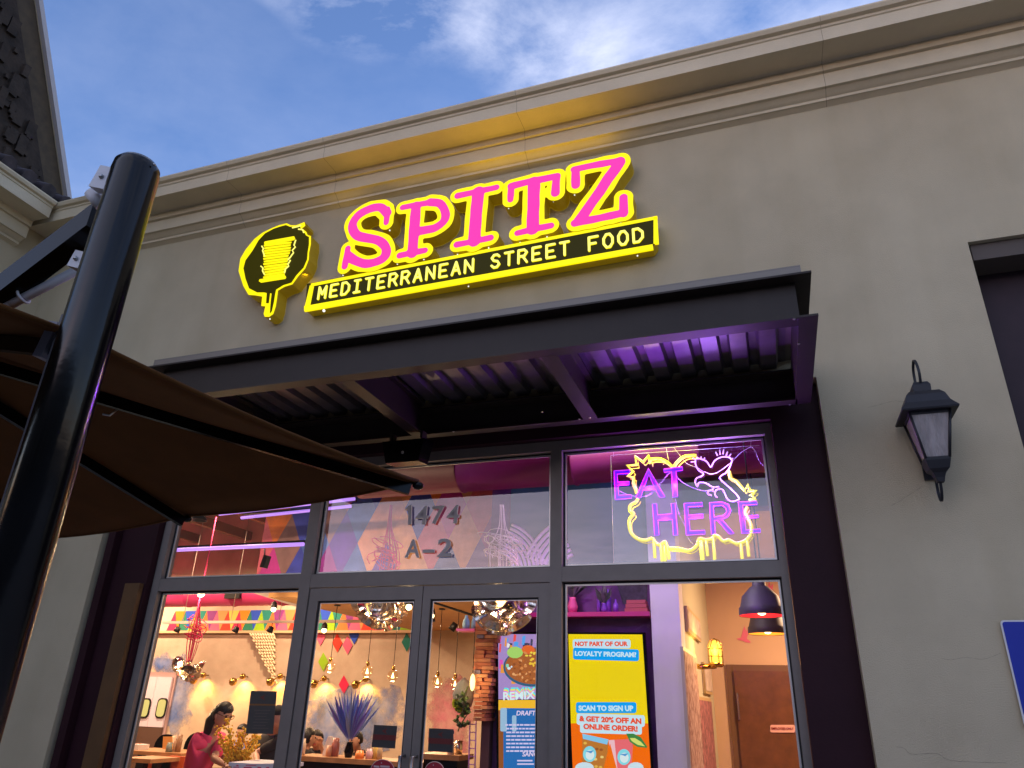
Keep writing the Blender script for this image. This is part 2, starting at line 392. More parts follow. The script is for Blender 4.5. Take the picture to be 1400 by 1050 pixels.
# cornice profile (y, z)
PROF = [(0, 6.105), (-.045, 6.128), (-.055, 6.128), (-.055, 6.154), (-.075, 6.165), (-.115, 6.195), (-.14, 6.197), (-.14, 6.325), (-.13, 6.332), (-.13, 6.34),
        (-.16, 6.345), (-.16, 6.418), (-.185, 6.428), (-.40, 6.42), (-.40, 6.545), (-.41, 6.552), (-.41, 6.575), (-.44, 6.585), (-.455, 6.615), (-.455, 6.63), (0.0, 6.70)]
M['joint'] = mat('joint_filler', (.30, .25, .18), .9)
def cornice(x0, x1, m, name, grow=0.0, label=None):
    P = [(x0, y - (grow if y < 0 else 0), z - (grow if z < 6.45 else -grow)) for y, z in PROF]
    return MB().prism(P, (x1 - x0, 0, 0)).build(name, m, B, label)
cornice(XL + .002, XR, M['trim'], 'cornice')
for px in (305, 438, 705, 1131):
    x = at(px, 25 + (1400 - px) * .22, y=-.4).x
    cornice(x, x + .004, M['joint'], 'cornice_joint', .0008)
MB().box(XL, XR, -.02, 1.2, 6.702, 6.75).build('roof_edge', M['trim'], B)
struct(MB().box(XL, XR, .3, 12, 6.3, 6.6).build('roof_slab', M['seam']))
# cracks and stains traced from the wall
M['crack'] = mat('hairline_crack', (.22, .19, .15), .95)
for pts in ([(1288, 900), (1300, 902), (1320, 899), (1345, 901), (1368, 893)], [(1225, 1021), (1236, 1023), (1247, 1031), (1280, 1030), (1302, 1040), (1376, 1043)],
            [(1186, 557), (1200, 554), (1222, 548), (1236, 549), (1258, 541)], [(1218, 692), (1238, 680), (1262, 664)]):
    q = [at(*p, y=-.0005) for p in pts]
    MB().tube(smooth_line([tuple(v) for v in q], 5), [.0002 + .0007 * abs(math.sin(i * 1.3)) for i in range(5 * (len(q) - 1) + 1)], 5).build('crack', M['crack'], B)
# dark surround, soffit
MB().box(.131, .4635, .10, .26, -.1, 3.70).build('surround_panel', M['brown'], B)
MB().box(-5.7535, -5.215, .10, .26, -.1, 3.70).build('surround_panel', M['brown'], B)
MB().box(-5.215, .131, .10, .26, 3.475, 3.70).build('header_panel', M['brown'], B)
MB().box(-5.70, -5.62, .02, .098, -.1, 3.52).build('corner_post', M['brown'], B)
MB().box(-5.40, -5.235, .05, .098, -.1, 2.44).build('jamb_reflection', mat('jamb_reflection_tone', (.10, .045, .012), .6, noise=.2, nscale=4), B)  # amber reflection of the room, put in as a coloured strip
# ---- aluminium storefront frame
ya, yb = .17, .29
FRX = dict(L0=-5.212, L1=-5.135, A0=-3.672, A1=-3.572, B0=-1.522, B1=-1.432, R0=.078, R1=.128)
Z0, ZT0, ZT1, ZH0, ZH1 = .06, 2.385, 2.492, 3.39, 3.472
def fb(x0, x1, z0, z1, name='mullion', y0=ya, y1=yb): return MB().box(x0, x1, y0, y1, z0, z1).build(name, M['alu'], B)
for a, b in (('L0', 'L1'), ('A0', 'A1'), ('B0', 'B1'), ('R0', 'R1')): fb(FRX[a], FRX[b], 0, ZH0)
fb(FRX['L0'], FRX['R1'], ZH0, ZH1, 'head_rail')
bays = [('L1', 'A0'), ('A1', 'B0'), ('B1', 'R0')]
for a, b in bays: fb(FRX[a], FRX[b], ZT0, ZT1, 'transom_rail', ya + .003, yb)
for a, b in (bays[0], bays[2]): fb(FRX[a], FRX[b], 0, Z0 + .04, 'sill_rail', ya + .003, yb)
def pane(x0, x1, z0, z1, gm, name='pane', bead=.013, y=.235, label=None, par=None):
    par = par or B
    g = MB().box(x0 + .004, x1 - .004, y, y + .006, z0 + .004, z1 - .004).build(name, gm, par, label)
    b = MB()                                            # gasket then bright bead, mitred round the glass
    for m_, w0, w1, yy in ((1, 0, .012, y - .018), (0, .012, .012 + bead, y - .010)):
        b.box(x0 + w0, x1 - w0, yy, y - .002, z0 + w0, z0 + w1, m_); b.box(x0 + w0, x1 - w0, yy, y - .002, z1 - w1, z1 - w0, m_)
        b.box(x0 + w0, x0 + w1, yy, y - .002, z0 + w1, z1 - w1, m_); b.box(x1 - w1, x1 - w0, yy, y - .002, z0 + w1, z1 - w1, m_)
    b.build('glazing_bead', [M['bead'], M['gasket']], g)
for a, b in bays: pane(FRX[a], FRX[b], ZT1, ZH0, M['glassT'], 'transom_pane')
pane(FRX['L1'], FRX['A0'], Z0 + .04, ZT0, M['glassL'], 'window_pane'); pane(FRX['B1'], FRX['R0'], Z0 + .04, ZT0, M['glassL'], 'window_pane')
# doors
DM = -2.547
for x0, x1, hs in ((FRX['A1'] + .004, DM - .003, 1), (DM + .003, FRX['B0'] - .004, -1)):
    d = MB(); s_ = .085; zt = ZT0 - .006
    y0, y1 = .185, .235
    d.box(x0, x0 + s_ * (1 if hs > 0 else .75), y0, y1, .02, zt); d.box(x1 - s_ * (.75 if hs > 0 else 1), x1, y0, y1, .02, zt)
    xa, xb = x0 + s_ * (1 if hs > 0 else .75), x1 - s_ * (.75 if hs > 0 else 1)
    d.box(xa, xb, y0, y1, zt - .1, zt); d.box(xa, xb, y0, y1, .02, .27)
    do = d.build('door', M['alu'], B)
    pane(xa, xb, .27, zt - .1, M['glassL'], 'door_pane', .007, .215, par=do)
    hx = xb + .02 if hs > 0 else xa - .02
    MB().tube([(hx, .185, .9), (hx, .11, .9), (hx, .11, 1.2), (hx, .185, 1.2)], .012, 10).build('handle', M['screw'], do)

# ------------------------------------------------------------------ steel awning
A = thing('metal_awning', 'dark steel canopy with open channels and corrugated deck over the entrance', 'awning', (-2, 0, 3.527))
AX0, AX1, AYF = -4.28, .405, -1.29
zb, zt_, ch = 3.527, 3.812, .088; t_ = .012
# front channel
m = MB(); m.box(AX0, AX1, AYF, AYF + ch, zb, zb + t_); m.box(AX0, AX1, AYF, AYF + ch, zt_ - t_, zt_); m.box(AX0 + ch, AX1 - ch, AYF + ch, AYF + ch + t_, zb, zt_); m.build('front_channel', M['steel'], A)
# end channels
for xe, sgn in ((AX1, -1), (AX0, 1)):
    x0, x1 = sorted((xe, xe + sgn * ch))
    m = MB(); m.box(x0, x1, AYF + ch, -.004, zb, zb + t_); m.box(x0, x1, AYF + ch, -.004, zt_ - t_, zt_)
    xw = xe + sgn * ch; x0, x1 = sorted((xw, xw + sgn * t_)); m.box(x0, x1, AYF + ch + t_, -.004, zb + .001, zt_ - .001); m.build('end_channel', M['steel'], A)
# rear channel, cross beams
m = MB(); zr = 3.75; m.box(AX0 + ch, AX1 - ch, -.092, -.004, zb + .001, zb + .013); m.box(AX0 + ch, AX1 - ch, -.12, -.004, zr - t_, zr); m.box(AX0 + ch, AX1 - ch, -.016, -.004, zb + .013, zr - t_); m.build('rear_channel', M['steel'], A)
for xc in (-1.138, -2.565, -3.99):
    m = MB(); m.box(xc - .053, xc + .053, AYF + ch, -.093, zb - .001, zb + .012); m.box(xc - .006, xc + .006, AYF + ch + t_, -.093, zb + .012, zt_ - t_ - .002); m.box(xc - .053, xc + .053, AYF + ch + t_, -.13, zt_ - .03, zt_ - .016)
    m.build('cross_beam', M['steel'], A)
# corrugated deck: trapezoid ribs running front to back
prof = []; x = AX0 + ch + .02; p_ = .186; i = 0
while x < AX1 - ch - .03:
    prof += [(x, zt_ + .002), (x + .105, zt_ + .002), (x + .122, zt_ + .05), (x + .17, zt_ + .05)]; x += p_
prof = [q for q in prof if q[0] < AX1 - ch - .01]
m = MB(); n = len(prof); vs = [(a, yy, c) for yy in (AYF + ch + t_ + .002, -.01) for a, c in prof] + [(a, yy, c + .003) for yy in (AYF + ch + t_ + .002, -.01) for a, c in prof]
fs = [(i, i + 1, n + i + 1, n + i) for i in range(n - 1)] + [(2 * n + i, 2 * n + i + 1, 3 * n + i + 1, 3 * n + i) for i in range(n - 1)]
m.add(vs, fs); m.build('corrugated_deck', M['deck'], A)
m = MB().box(AX0 + .03, AX1 - .05, AYF + .03, -.004, zt_ + .056, zt_ + .064); m.build('deck_cap', mat('cap_flashing', (.2, .18, .15), .5, metal=.3), A)
MB().box(AX0 + .03, AX1 - .05, AYF + .03, AYF + .036, zt_ + .004, zt_ + .055).build('flashing', mat('front_flashing', (.2, .18, .15), .5, metal=.3), A)
for px, py in ((741, 563), (792, 573), (806, 571), (620, 590), (1080, 553), (1086, 436), (1092, 470)):
    c_ = at(px, py, z=zb - .001); MB().lathe(c_, [(0, -.006), (.006, -.005), (.009, 0)], 8).build('bolt', M['screw'], A)
# black wall speaker hung under the beam
Bx = thing('wall_speaker', 'black box speaker on brackets under the awning beam above the doors', 'speaker', (-2.6, -.1, 3.28))
m = MB(); P = [(-2.80, -.24, 3.44), (-2.74, -.26, 3.25), (-2.46, -.26, 3.25), (-2.43, -.24, 3.44)]; m.prism(P, (0, .17, .02)); m.build('cabinet', M['black'], Bx)
for xx in (-2.75, -2.48): MB().box(xx - .01, xx + .01, -.2, -.12, 3.46, 3.525).build('bracket', M['steel'], Bx)
MB().lathe((-2.6, -.262, 3.33), [(.002, 0), (.012, 0), (.012, .004)], 10, (0, 1, 0)).build('badge', M['screw'], Bx)

# ------------------------------------------------------------------ lit sign on the wall
SG = thing('lit_restaurant_sign', 'glowing yellow and pink letters, round skewer emblem and name board on wall', 'sign', (-2.5, -.07, 5))
M['yface'] = glow('sign_yellow_face', (1.0, .83, .0), 1.1); M['pface'] = glow('sign_pink_face', (1.0, .04, .40), 1.05)
M['yret'] = mat('sign_yellow_return', (.42, .30, .015), .6, emit=(.6, .36, .0), es=.11, noise=.2, nscale=4)
M['olive'] = mat('sign_olive_panel', (.03, .026, .004), .5, emit=(.25, .22, .0), es=.10, spec=.05)
M['dark'] = mat('sign_dark_board', (.015, .015, .008), .5, emit=(.16, .14, .01), es=.16, spec=.05)
M['yline'] = glow('sign_pale_yellow_line', (1.0, .93, .16), 1.2)
YS = -.15; K1, K2 = .2381, .22857
def z2(p): return (300 + p[0] * K1, 200 + p[1] * K1)
def z3(p): return (600 + p[0] * K2, 200 + p[1] * K2)
def uv(p, y=YS): q = at(p[0], p[1], y=y); return (q.x, q.z)
def sm2(P, n=6): return [(v[0], v[1]) for v in smooth_line([(a, b, 0) for a, b in P], n)]
pxm = 1 / 134.0
LET = {
 'S': (z2, [([(965, 362), (963, 400), (958, 440)], 12, 0), ([(962, 385), (925, 352), (860, 362), (795, 400), (765, 455), (790, 512), (860, 530), (920, 545), (958, 585), (950, 635), (905, 665), (840, 675), (775, 655), (738, 625)], 21, 1), ([(738, 588), (728, 640), (720, 692)], 13, 0)]),
 'P': (z2, [([(1052, 352), (1130, 338), (1220, 322)], 13, 0), ([(1130, 345), (1118, 480), (1108, 615)], 24, 0), ([(1210, 322), (1268, 330), (1298, 378), (1290, 430), (1240, 468), (1185, 482), (1130, 490)], 19, 1), ([(1035, 628), (1110, 612), (1182, 598)], 13, 0)]),
 'I': (z3, [([(112, 298), (230, 272), (345, 246)], 13, 0), ([(236, 275), (222, 420), (212, 570)], 30, 0), ([(108, 590), (210, 570), (310, 548)], 13, 0)]),
 'T': (z3, [([(430, 240), (560, 208), (708, 180)], 15, 0), ([(432, 240), (428, 322)], 13, 0), ([(705, 182), (698, 280)], 17, 0), ([(568, 215), (566, 350), (562, 498)], 28, 0), ([(470, 520), (565, 498), (672, 474)], 13, 0)]),
 'Z': (z3, [([(808, 140), (940, 112), (1085, 88)], 14, 0), ([(818, 145), (818, 235)], 18, 0), ([(1082, 96), (960, 275), (838, 448)], 24, 0), ([(815, 460), (960, 432), (1108, 400)], 16, 0), ([(1106, 405), (1104, 308)], 16, 0)])}
for si, (chh, (fn, sts)) in enumerate(LET.items()):
    strokes = []
    for P, r_, sm in sts:
        k = K1 if fn is z2 else K2
        Q = [uv(fn(p)) for p in (sm2(P) if sm else P)]
        strokes.append((Q, r_ * k * pxm))
    o_ = .054
    lo = fill(contour(strokes, o_, .014, .004, si), 'letter', [M['yface'], M['yret']], SG, YS, .148, label='sign letter %s' % chh)
    fill(contour(strokes, .008, .012, .003, si + 9), 'letter_face', [M['pface'], M['pface']], lo, YS - .006, .008)
    # drain screws under each letter
# tagline board
for xl, xr_, zl, zr_, e in ((-3.75, -2.3, 5.72, 5.92, 4.5), (-2.3, -.9, 5.95, 6.0, 4.5)):
    a_, b_ = Vector((xl, -.17, zl)), Vector((xr_, -.17, zr_)); lo_ = lamp('sign_up_glow', 'AREA', (a_ + b_) / 2, e * .6, (1, .60, .0), (b_ - a_).length, rot=(0, -.9, 1), parent=SG, sy=.06)
for xl, xr_, zl, e in ((-4.3, -3.9, 5.3, 2.0), (-3.75, -.7, 5.05, 5)):
    lamp('sign_down_glow', 'AREA', ((xl + xr_) / 2, -.10, zl), e, (1, .72, .05), xr_ - xl, rot=(0, .35, -1), parent=SG, sy=.05)
def quad(ps, y, dep, name, mats, par): return fill([[uv(p, y) for p in ps]], name, mats, par, y, dep)
tl, tr, br_, bl = (425.6, 391), (894.5, 300.0), (894.2, 333.5), (419, 420)
tb = quad([(419.5, 388), (896, 297.5), (897, 331), (892, 338), (417, 424)], YS + .012, .13, 'name_board', [M['dark'], M['yret']], SG)
def strip(ps, dy=-.004, m='yface', par=None, dep=.02): return quad(ps, YS + .012 + dy, dep, 'border_strip', [M[m], M[m]], par or tb)
strip([(425, 387.5), (898.5, 295.0), (898.5, 299.2), (425, 391.5)])
strip([(415.5, 418.5), (892.2, 333.8), (893, 340.5), (415.8, 425.5)])
strip([(423.5, 390), (429, 391.5), (424, 417), (416, 421)])
strip([(893.5, 296.0), (898.3, 295.0), (900.5, 332.5), (893.5, 333.2)])
FONT = {'M': [[(0, 0), (0, 1), (.5, .35), (1, 1), (1, 0)]], 'E': [[(1, 0), (0.05, 0), (0.05, 1), (1, 1)], [(.05, .5), (.8, .5)]], 'D': [[(0, 0), (0, 1), (.55, 1), (1, .7), (1, .3), (.55, 0), (0, 0)]],
 'I': [[(.1, 1), (.9, 1)], [(.5, 1), (.5, 0)], [(.1, 0), (.9, 0)]], 'T': [[(0, 1), (1, 1)], [(.5, 1), (.5, 0)]], 'R': [[(0, 0), (0, 1), (.7, 1), (1, .78), (.7, .5), (0, .5)], [(.5, .5), (1, 0)]],
 'A': [[(0, 0), (.5, 1), (1, 0)], [(.22, .33), (.78, .33)]], 'N': [[(0, 0), (0, 1), (1, 0), (1, 1)]], 'S': [[(.95, .85), (.7, 1), (.3, 1), (.03, .78), (.25, .56), (.75, .46), (.97, .22), (.7, 0), (.3, 0), (.03, .17)]],
 'F': [[(0, 0), (0, 1), (1, 1)], [(0, .5), (.75, .5)]], 'O': [[(.3, 0), (0, .3), (0, .7), (.3, 1), (.7, 1), (1, .7), (1, .3), (.7, 0), (.3, 0)]]}
msg = 'MEDITERRANEAN STREET FOOD'
P0, P1 = at(434.5, 408.5, y=YS), at(881.5, 328.5, y=YS); H_ = (at(436, 391.5, y=YS) - P0).length * .93
ux = (P1 - P0).normalized(); uz = Vector((-ux.z, 0, ux.x)); step = (P1 - P0).length / (len(msg) - .28)
for i, chh in enumerate(msg):
    if chh == ' ': continue
    w = step * .60; st = []
    for l in FONT[chh]:
        st.append(([((P0 + ux * (i * step + q[0] * w) + uz * (q[1] * H_)).x, (P0 + ux * (i * step + q[0] * w) + uz * (q[1] * H_)).z) for q in l], .0105))
    lt = fill(contour(st, 0, .0055, pad=.02), 'board_letter', [M['yline'], M['yface']], tb, YS - .0, .014)
# emblem
OUT = [(385, 440), (408, 452), (440, 452), (470, 440), (487, 433), (492, 455), (472, 470), (498, 490), (505, 508), (524, 514), (524, 560), (514, 610), (512, 650), (492, 700), (450, 748), (418, 792), (372, 806), (335, 828),
       (330, 870), (322, 920), (308, 962), (285, 978), (258, 978), (252, 960), (262, 918), (238, 916), (244, 862), (205, 855), (165, 852), (135, 800), (108, 715), (118, 645), (150, 590), (200, 530), (245, 495), (300, 468), (340, 452)]
EM = [uv(z2(p)) for p in OUT]
e_ = fill([EM], 'emblem', [M['yface'], M['yret']], SG, YS + .004, .145, label='round skewer emblem')
INN = [(382, 452), (405, 462), (440, 462), (462, 460), (470, 480), (488, 496), (497, 512), (513, 520), (513, 560), (505, 610), (502, 648), (482, 695), (440, 740), (412, 782), (366, 796), (324, 822),
       (318, 850), (312, 890), (300, 945), (290, 958), (294, 900), (300, 845), (290, 842), (282, 900), (268, 900), (272, 842), (255, 838), (215, 838), (170, 815), (150, 760), (138, 700), (150, 655), (190, 600), (225, 540), (262, 500), (310, 474), (345, 462)]
fill([[uv(z2(p), YS) for p in INN]], 'emblem_field', [M['olive'], M['olive']], e_, YS - .001, .008)
for P in ([(262, 548), (430, 518), (436, 532), (428, 540), (310, 562), (262, 568), (258, 556)], [(232, 765), (378, 742), (384, 752), (380, 762), (240, 784), (228, 776)]):
    fill([[uv(z2(p), YS) for p in P]], 'skewer_plate', [M['yface'], M['yface']], e_, YS - .006, .008)
y0_ = 566
for k in range(13):
    ya_ = 562 + k * 15.2; f_ = k / 12; xl = 258 - 2 * f_ + random.uniform(-5, 4); xr = 420 - 38 * f_ + random.uniform(-6, 6)
    P = [(xl, ya_ + 6), (xl + 22, ya_ + 1.5), (xr - 20, ya_ - 12), (xr, ya_ - 13), (xr - 4, ya_ - 3), (xl + 30, ya_ + 12), (xl + 2, ya_ + 15)]
    fill([[uv(z2(p), YS) for p in P]], 'meat_slice', [M['yface'], M['yface']], e_, YS - .006, .008)
for P in ([(245, 575), (255, 590), (250, 600), (262, 635)], [(240, 690), (252, 700), (250, 718), (262, 740)], [(440, 540), (430, 570), (438, 580), (420, 600), (428, 612), (408, 640), (395, 655)], [(410, 655), (395, 680), (400, 690), (382, 705), (376, 728)], [(420, 470), (455, 462), (470, 455)], [(455, 478), (480, 480), (486, 498)]):
    MB().tube([(uv(z2(p), YS)[0], YS - .006, uv(z2(p), YS)[1]) for p in P], .007, 6).build('line', M['yline'], e_)
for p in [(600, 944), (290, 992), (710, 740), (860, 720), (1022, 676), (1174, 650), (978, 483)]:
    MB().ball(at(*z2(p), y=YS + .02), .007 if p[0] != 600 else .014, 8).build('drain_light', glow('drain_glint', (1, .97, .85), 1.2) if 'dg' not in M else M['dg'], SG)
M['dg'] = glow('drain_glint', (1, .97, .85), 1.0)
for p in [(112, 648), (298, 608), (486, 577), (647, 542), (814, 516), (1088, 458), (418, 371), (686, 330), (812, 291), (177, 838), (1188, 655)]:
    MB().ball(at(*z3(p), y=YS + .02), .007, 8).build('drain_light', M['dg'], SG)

# ------------------------------------------------------------------ wall lantern
LN = thing('wall_lantern', 'black coach lantern with rippled glass on stucco wall right of the awning', 'lantern', (1.05, 0, 3.3))
cx, cyy = 1.045, -.20
def ringsq(h, z, cx=cx, cy=cyy): return [(cx - h, cy - h, z), (cx + h, cy - h, z), (cx + h, cy + h, z), (cx - h, cy + h, z)]
def loft(rings, m=None):
    m = m or MB(); n = len(rings[0]); vs = [v for r_ in rings for v in r_]
    fs = [(i * n + k, i * n + (k + 1) % n, (i + 1) * n + (k + 1) % n, (i + 1) * n + k) for i in range(len(rings) - 1) for k in range(n)]
    fs += [list(range(n))[::-1], [len(vs) - n + k for k in range(n)]]
    return m.add(vs, fs)
m = loft([ringsq(.155, 3.285), ringsq(.158, 3.295), ringsq(.125, 3.345), ringsq(.108, 3.40), ringsq(.085, 3.43), ringsq(.05, 3.44)]); m.build('roof', M['lantern'], LN)
loft([ringsq(.05, 3.435), ringsq(.052, 3.485), ringsq(.04, 3.51), ringsq(.02, 3.515)]).build('chimney', M['lantern'], LN)
loft([ringsq(.060, 3.0), ringsq(.108, 3.284)]).build('glass', M['lens'], LN)
m = MB()
for sx, sy in ((-1, -1), (1, -1), (1, 1), (-1, 1)):
    m.tube([(cx + sx * .112, cyy + sy * .112, 3.286), (cx + sx * .064, cyy + sy * .064, 2.995)], .0085, 6)
m.build('frame', M['lantern'], LN)
loft([ringsq(.112, 3.268), ringsq(.116, 3.286)]).build('rim', M['lantern'], LN)
loft([ringsq(.035, 2.915), ringsq(.055, 2.935), ringsq(.068, 2.985), ringsq(.07, 3.004), ringsq(.058, 3.006)]).build('base', M['lantern'], LN)
loft([ringsq(.02, 2.86), ringsq(.025, 2.885), ringsq(.035, 2.915)]).build('finial', M['lantern'], LN)
def scroll(pts, w=.011, t=.004):
    Q = smooth_line(pts, 6); mm = MB()
    for a_, b_ in zip(Q[:-1], Q[1:]):
        d_ = (b_ - a_); c_ = (a_ + b_) / 2; nrm = Vector((1, 0, 0)); mm.obox(c_, d_, nrm, d_.cross(nrm), d_.length / 2 + .002, w * .7, t)
    return mm
scroll([(cx, -.235, 3.48), (cx, -.265, 3.58), (cx, -.20, 3.68), (cx, -.12, 3.64), (cx, -.10, 3.50), (cx, -.07, 3.36), (cx, -.03, 3.25)]).build('upper_scroll', M['lantern'], LN)
scroll([(cx, -.20, 2.885), (cx, -.17, 2.80), (cx, -.12, 2.765), (cx, -.085, 2.82), (cx, -.09, 2.93), (cx, -.04, 3.0)]).build('lower_scroll', M['lantern'], LN)
MB().box(cx - .045, cx + .045, -.022, -.001, 2.93, 3.30).build('back_plate', M['lantern'], LN)
MB().tube([(cx, -.02, 3.12), (cx, -.14, 3.12)], .012, 8).build('arm', M['lantern'], LN)

# ------------------------------------------------------------------ blue parking sign
PS = thing('parking_sign', 'blue wheelchair parking sign with white border on stucco wall', 'sign', (1.4, 0, 1.5))
c0 = at(1366.5, 848, y=-.02); x0, zt2 = c0.x, c0.z; wS, hS = .34, .56
def rrect(x0, x1, z0, z1, r, n=5):
    o = []
    for cx_, cz_, a0 in ((x1 - r, z1 - r, 0), (x0 + r, z1 - r, 90), (x0 + r, z0 + r, 180), (x1 - r, z0 + r, 270)):
        for k in range(n + 1): o.append((cx_ + r * math.cos(R(a0 + 90 * k / n)), cz_ + r * math.sin(R(a0 + 90 * k / n))))
    return o
fill([rrect(x0, x0 + wS, zt2 - hS, zt2, .022)], 'plate', M['signwhite'], PS, -.022, .004)
zd = at(1393, 981, y=-.02).z
fill([rrect(x0 + .009, x0 + wS - .009, zd + .004, zt2 - .009, .015)], 'blue_field', M['signblue'], PS, -.0235, .0014)
fill([rrect(x0 + .009, x0 + wS - .009, zt2 - hS + .009, zd - .004, .012)], 'blue_field', M['signblue'], PS, -.0235, .0014)
xm = x0 + .15; zh = at(1402, 884, y=-.02).z
m = MB(); m.prism([(xm + .022 * math.cos(k * PI / 8), -.0243, zh + .022 * math.sin(k * PI / 8)) for k in range(16)], (0, .0006, 0))
for a_, b_ in (((xm, zh - .04), (xm + .01, zh - .14)), ((xm + .01, zh - .14), (xm + .08, zh - .14)), ((xm + .08, zh - .14), (xm + .11, zh - .20)), ((xm, zh - .085), (xm + .06, zh - .085))):
    d_ = Vector((b_[0] - a_[0], 0, b_[1] - a_[1])); m.obox(((a_[0] + b_[0]) / 2, -.0244, (a_[1] + b_[1]) / 2), d_, (0, 1, 0), d_.cross(Vector((0, 1, 0))), d_.length / 2, .0005, .012)
m.tube([(xm + .03 + .072 * math.cos(R(a_)), -.0243, zh - .165 + .072 * math.sin(R(a_))) for a_ in range(110, 351, 15)], .0075, 5)
m.build('wheelchair_symbol', M['signwhite'], PS)

# ------------------------------------------------------------------ neighbouring wing and stone tower
NB = thing('neighbouring_building', 'dark stone tower and tiled wing at the left edge of the picture', 'building', (-8, -2, 0))
def wing(P, y0, y1, m, name): return MB().prism(P, (0, y1 - y0, 0)).build(name, m, NB)
wing([(XL + 0, -6, -.1), (XL, -6, 6.62), (XL - .3, -6, 6.62), (XL - .3, -6, -.1)], -6, -.0, M['stucco'], 'wing_wall')
P = [(XL - 0 - y, -6.0, z) for y, z in PROF]
wing(P, -6, -.46, M['trim'], 'cornice')
m = MB()
tile_m = []
for j in range(5):
    for i in range(24):
        y_ = -5.6 + i * .24; zz_ = 6.72 + j * .11; xx = XL + .40 - j * .22
        t1 = MB(); t1.tube([(xx, y_, zz_), (xx - .26, y_, zz_ + .13)], [.085, .07], 7); t1.build('roof_tile', M['shingle'], NB)
MB().prism([(XL + .42, -6, 6.64), (XL - .7, -6, 7.18), (XL - .7, -6, 6.6)], (0, 6.2, 0)).build('roof_slope', M['shingle'], NB)
# tower: stone wall, soffit, sloping eave with pale gutter
a0, a1 = at(48, -40, x=-8.0), at(92.5, 264, x=-8.0)
d_ = a1 - a0; a1 = a1 + d_ * .05; a0 = a0 - d_ * .5
def off(v, dy, dz=0): return (v.x, v.y + dy, v.z + dz)
MB().prism([off(a0, 0), off(a1, 0), off(a1, -.07), off(a0, -.07)], (.06, 0, 0)).build('gutter', mat('pale_gutter', (.42, .40, .40), .5), NB)
MB().prism([off(a0, -.07), off(a1, -.07), off(a1, -.0, 0), off(a0, 0, 0)], (-.9, 0, 0)).build('eave_edge', M['trim'], NB)
MB().prism([off(a0, -.09), off(a1, -.09), (-8.0, -7, a1.z), (-8.0, -7, a0.z)], (-.05, 0, 0)).build('soffit', mat('brown_soffit', (.06, .04, .018), .8, noise=.3), NB)
b0, b1 = at(14, -40, x=-8.0), at(60, 262, x=-8.0); b0 = b0 - (b1 - b0) * .5; b1 = b1 + (b1 - b0) * .1
m = MB()
MB().prism([b0 + Vector((.03, 0, 0)), b1 + Vector((.03, 0, 0)), (-7.97, -7, b1.z), (-7.97, -7, b0.z)], (-.02, 0, 0)).build('stone_wall', M['stone'], NB)
for k in range(220):                                    # rough facing stones standing proud of the wall
    u = random.random(); q = b0.lerp(b1, u); yy = q.y - random.uniform(.05, 1.5)
    s_ = random.uniform(.03, .09)
    MB().obox((-7.96, yy, q.z), (1, random.uniform(-.2, .2), 0), (0, 1, random.uniform(-.2, .2)), (0, 0, 1), .03, s_ * .7, s_ * random.uniform(.8, 1.8)).build('stone', M['stone'], NB)

# ------------------------------------------------------------------ parasol
UB = thing('cantilever_parasol', 'large brown square parasol on a thick black mast left of the entrance', 'parasol', (-1.3, -4.15, 0))
e1 = Vector((-.981, .194, 0)).normalized(); e2 = Vector((-.194, -.981, 0)).normalized()
T = at(572, 657, z=2.3); hub = T + e1 * 1.30 + e2 * 1.30; hub.z = 2.69
cs = [T, T + e1 * 2.6, T + (e1 + e2) * 2.6, T + e2 * 2.6]
m = MB()
N_ = 10
for k in range(4):
    a_, b_ = cs[k], cs[(k + 1) % 4]; mid = (a_ + b_) / 2
    for P, Q in ((a_, mid), (mid, b_)):
        g = []
        for i in range(N_ + 1):
            row = []
            for j in range(N_ + 1):
                s = i / N_; t = j / N_; e = P.lerp(Q, t); p = hub.lerp(e, s); p = Vector(p); p.z -= .05 * math.sin(PI * t) * s * s * .5 + .03 * math.sin(PI * s)
                p -= (p - hub) * .0; row.append(p)
            g.append(row)
        vs = [p for r_ in g for p in r_]; w = N_ + 1
        m.add(vs, [(i * w + j, i * w + j + 1, (i + 1) * w + j + 1, (i + 1) * w + j) for i in range(N_) for j in range(N_)], 0, True)
cn = m.build('canopy', M['canvas'], UB)
sol = cn.modifiers.new('s', 'SOLIDIFY'); sol.thickness = .004
hm = MB()
for k in range(4):
    a_, b_ = cs[k], cs[(k + 1) % 4]; n_ = 16
    hm.tube([a_.lerp(b_, i / n_) + Vector((0, 0, -.022 * math.sin(2 * PI * ((i / n_ * 2) % 1) / 2) - .004)) for i in range(n_ + 1)], .007, 6)
hm.build('hem', M['canvas'], UB)
for k in range(4):
    for e in (cs[k], (cs[k] + cs[(k + 1) % 4]) / 2):
        p = [hub + Vector((0, 0, -.06)), hub.lerp(e, .5) + Vector((0, 0, -.07)), hub.lerp(e, .985) + Vector((0, 0, -.035))]
        r_ = MB(); d_ = (p[2] - p[0]); r_.obox((p[0] + p[2]) / 2 + Vector((0, 0, -.008)), d_, d_.cross(Vector((0, 0, 1))), d_.cross(d_.cross(Vector((0, 0, 1)))), d_.length / 2, .011, .020)
        rb = r_.build('rib', M['black'], UB)
        MB().ball(e + Vector((0, 0, -.02)), .022, 8, 0, (1, 1, .7)).build('rib_tip', M['black'], rb)
MB().lathe(hub + Vector((0, 0, -.12)), [(.0, 0), (.05, 0), (.06, .06), (.05, .14), (.02, .2), (0, .2)], 16).build('hub', M['black'], UB)
top = at(189, 225, d=2.0); mx_, my_ = top.x, top.y
mr = .052
m = MB(); zt3 = top.z
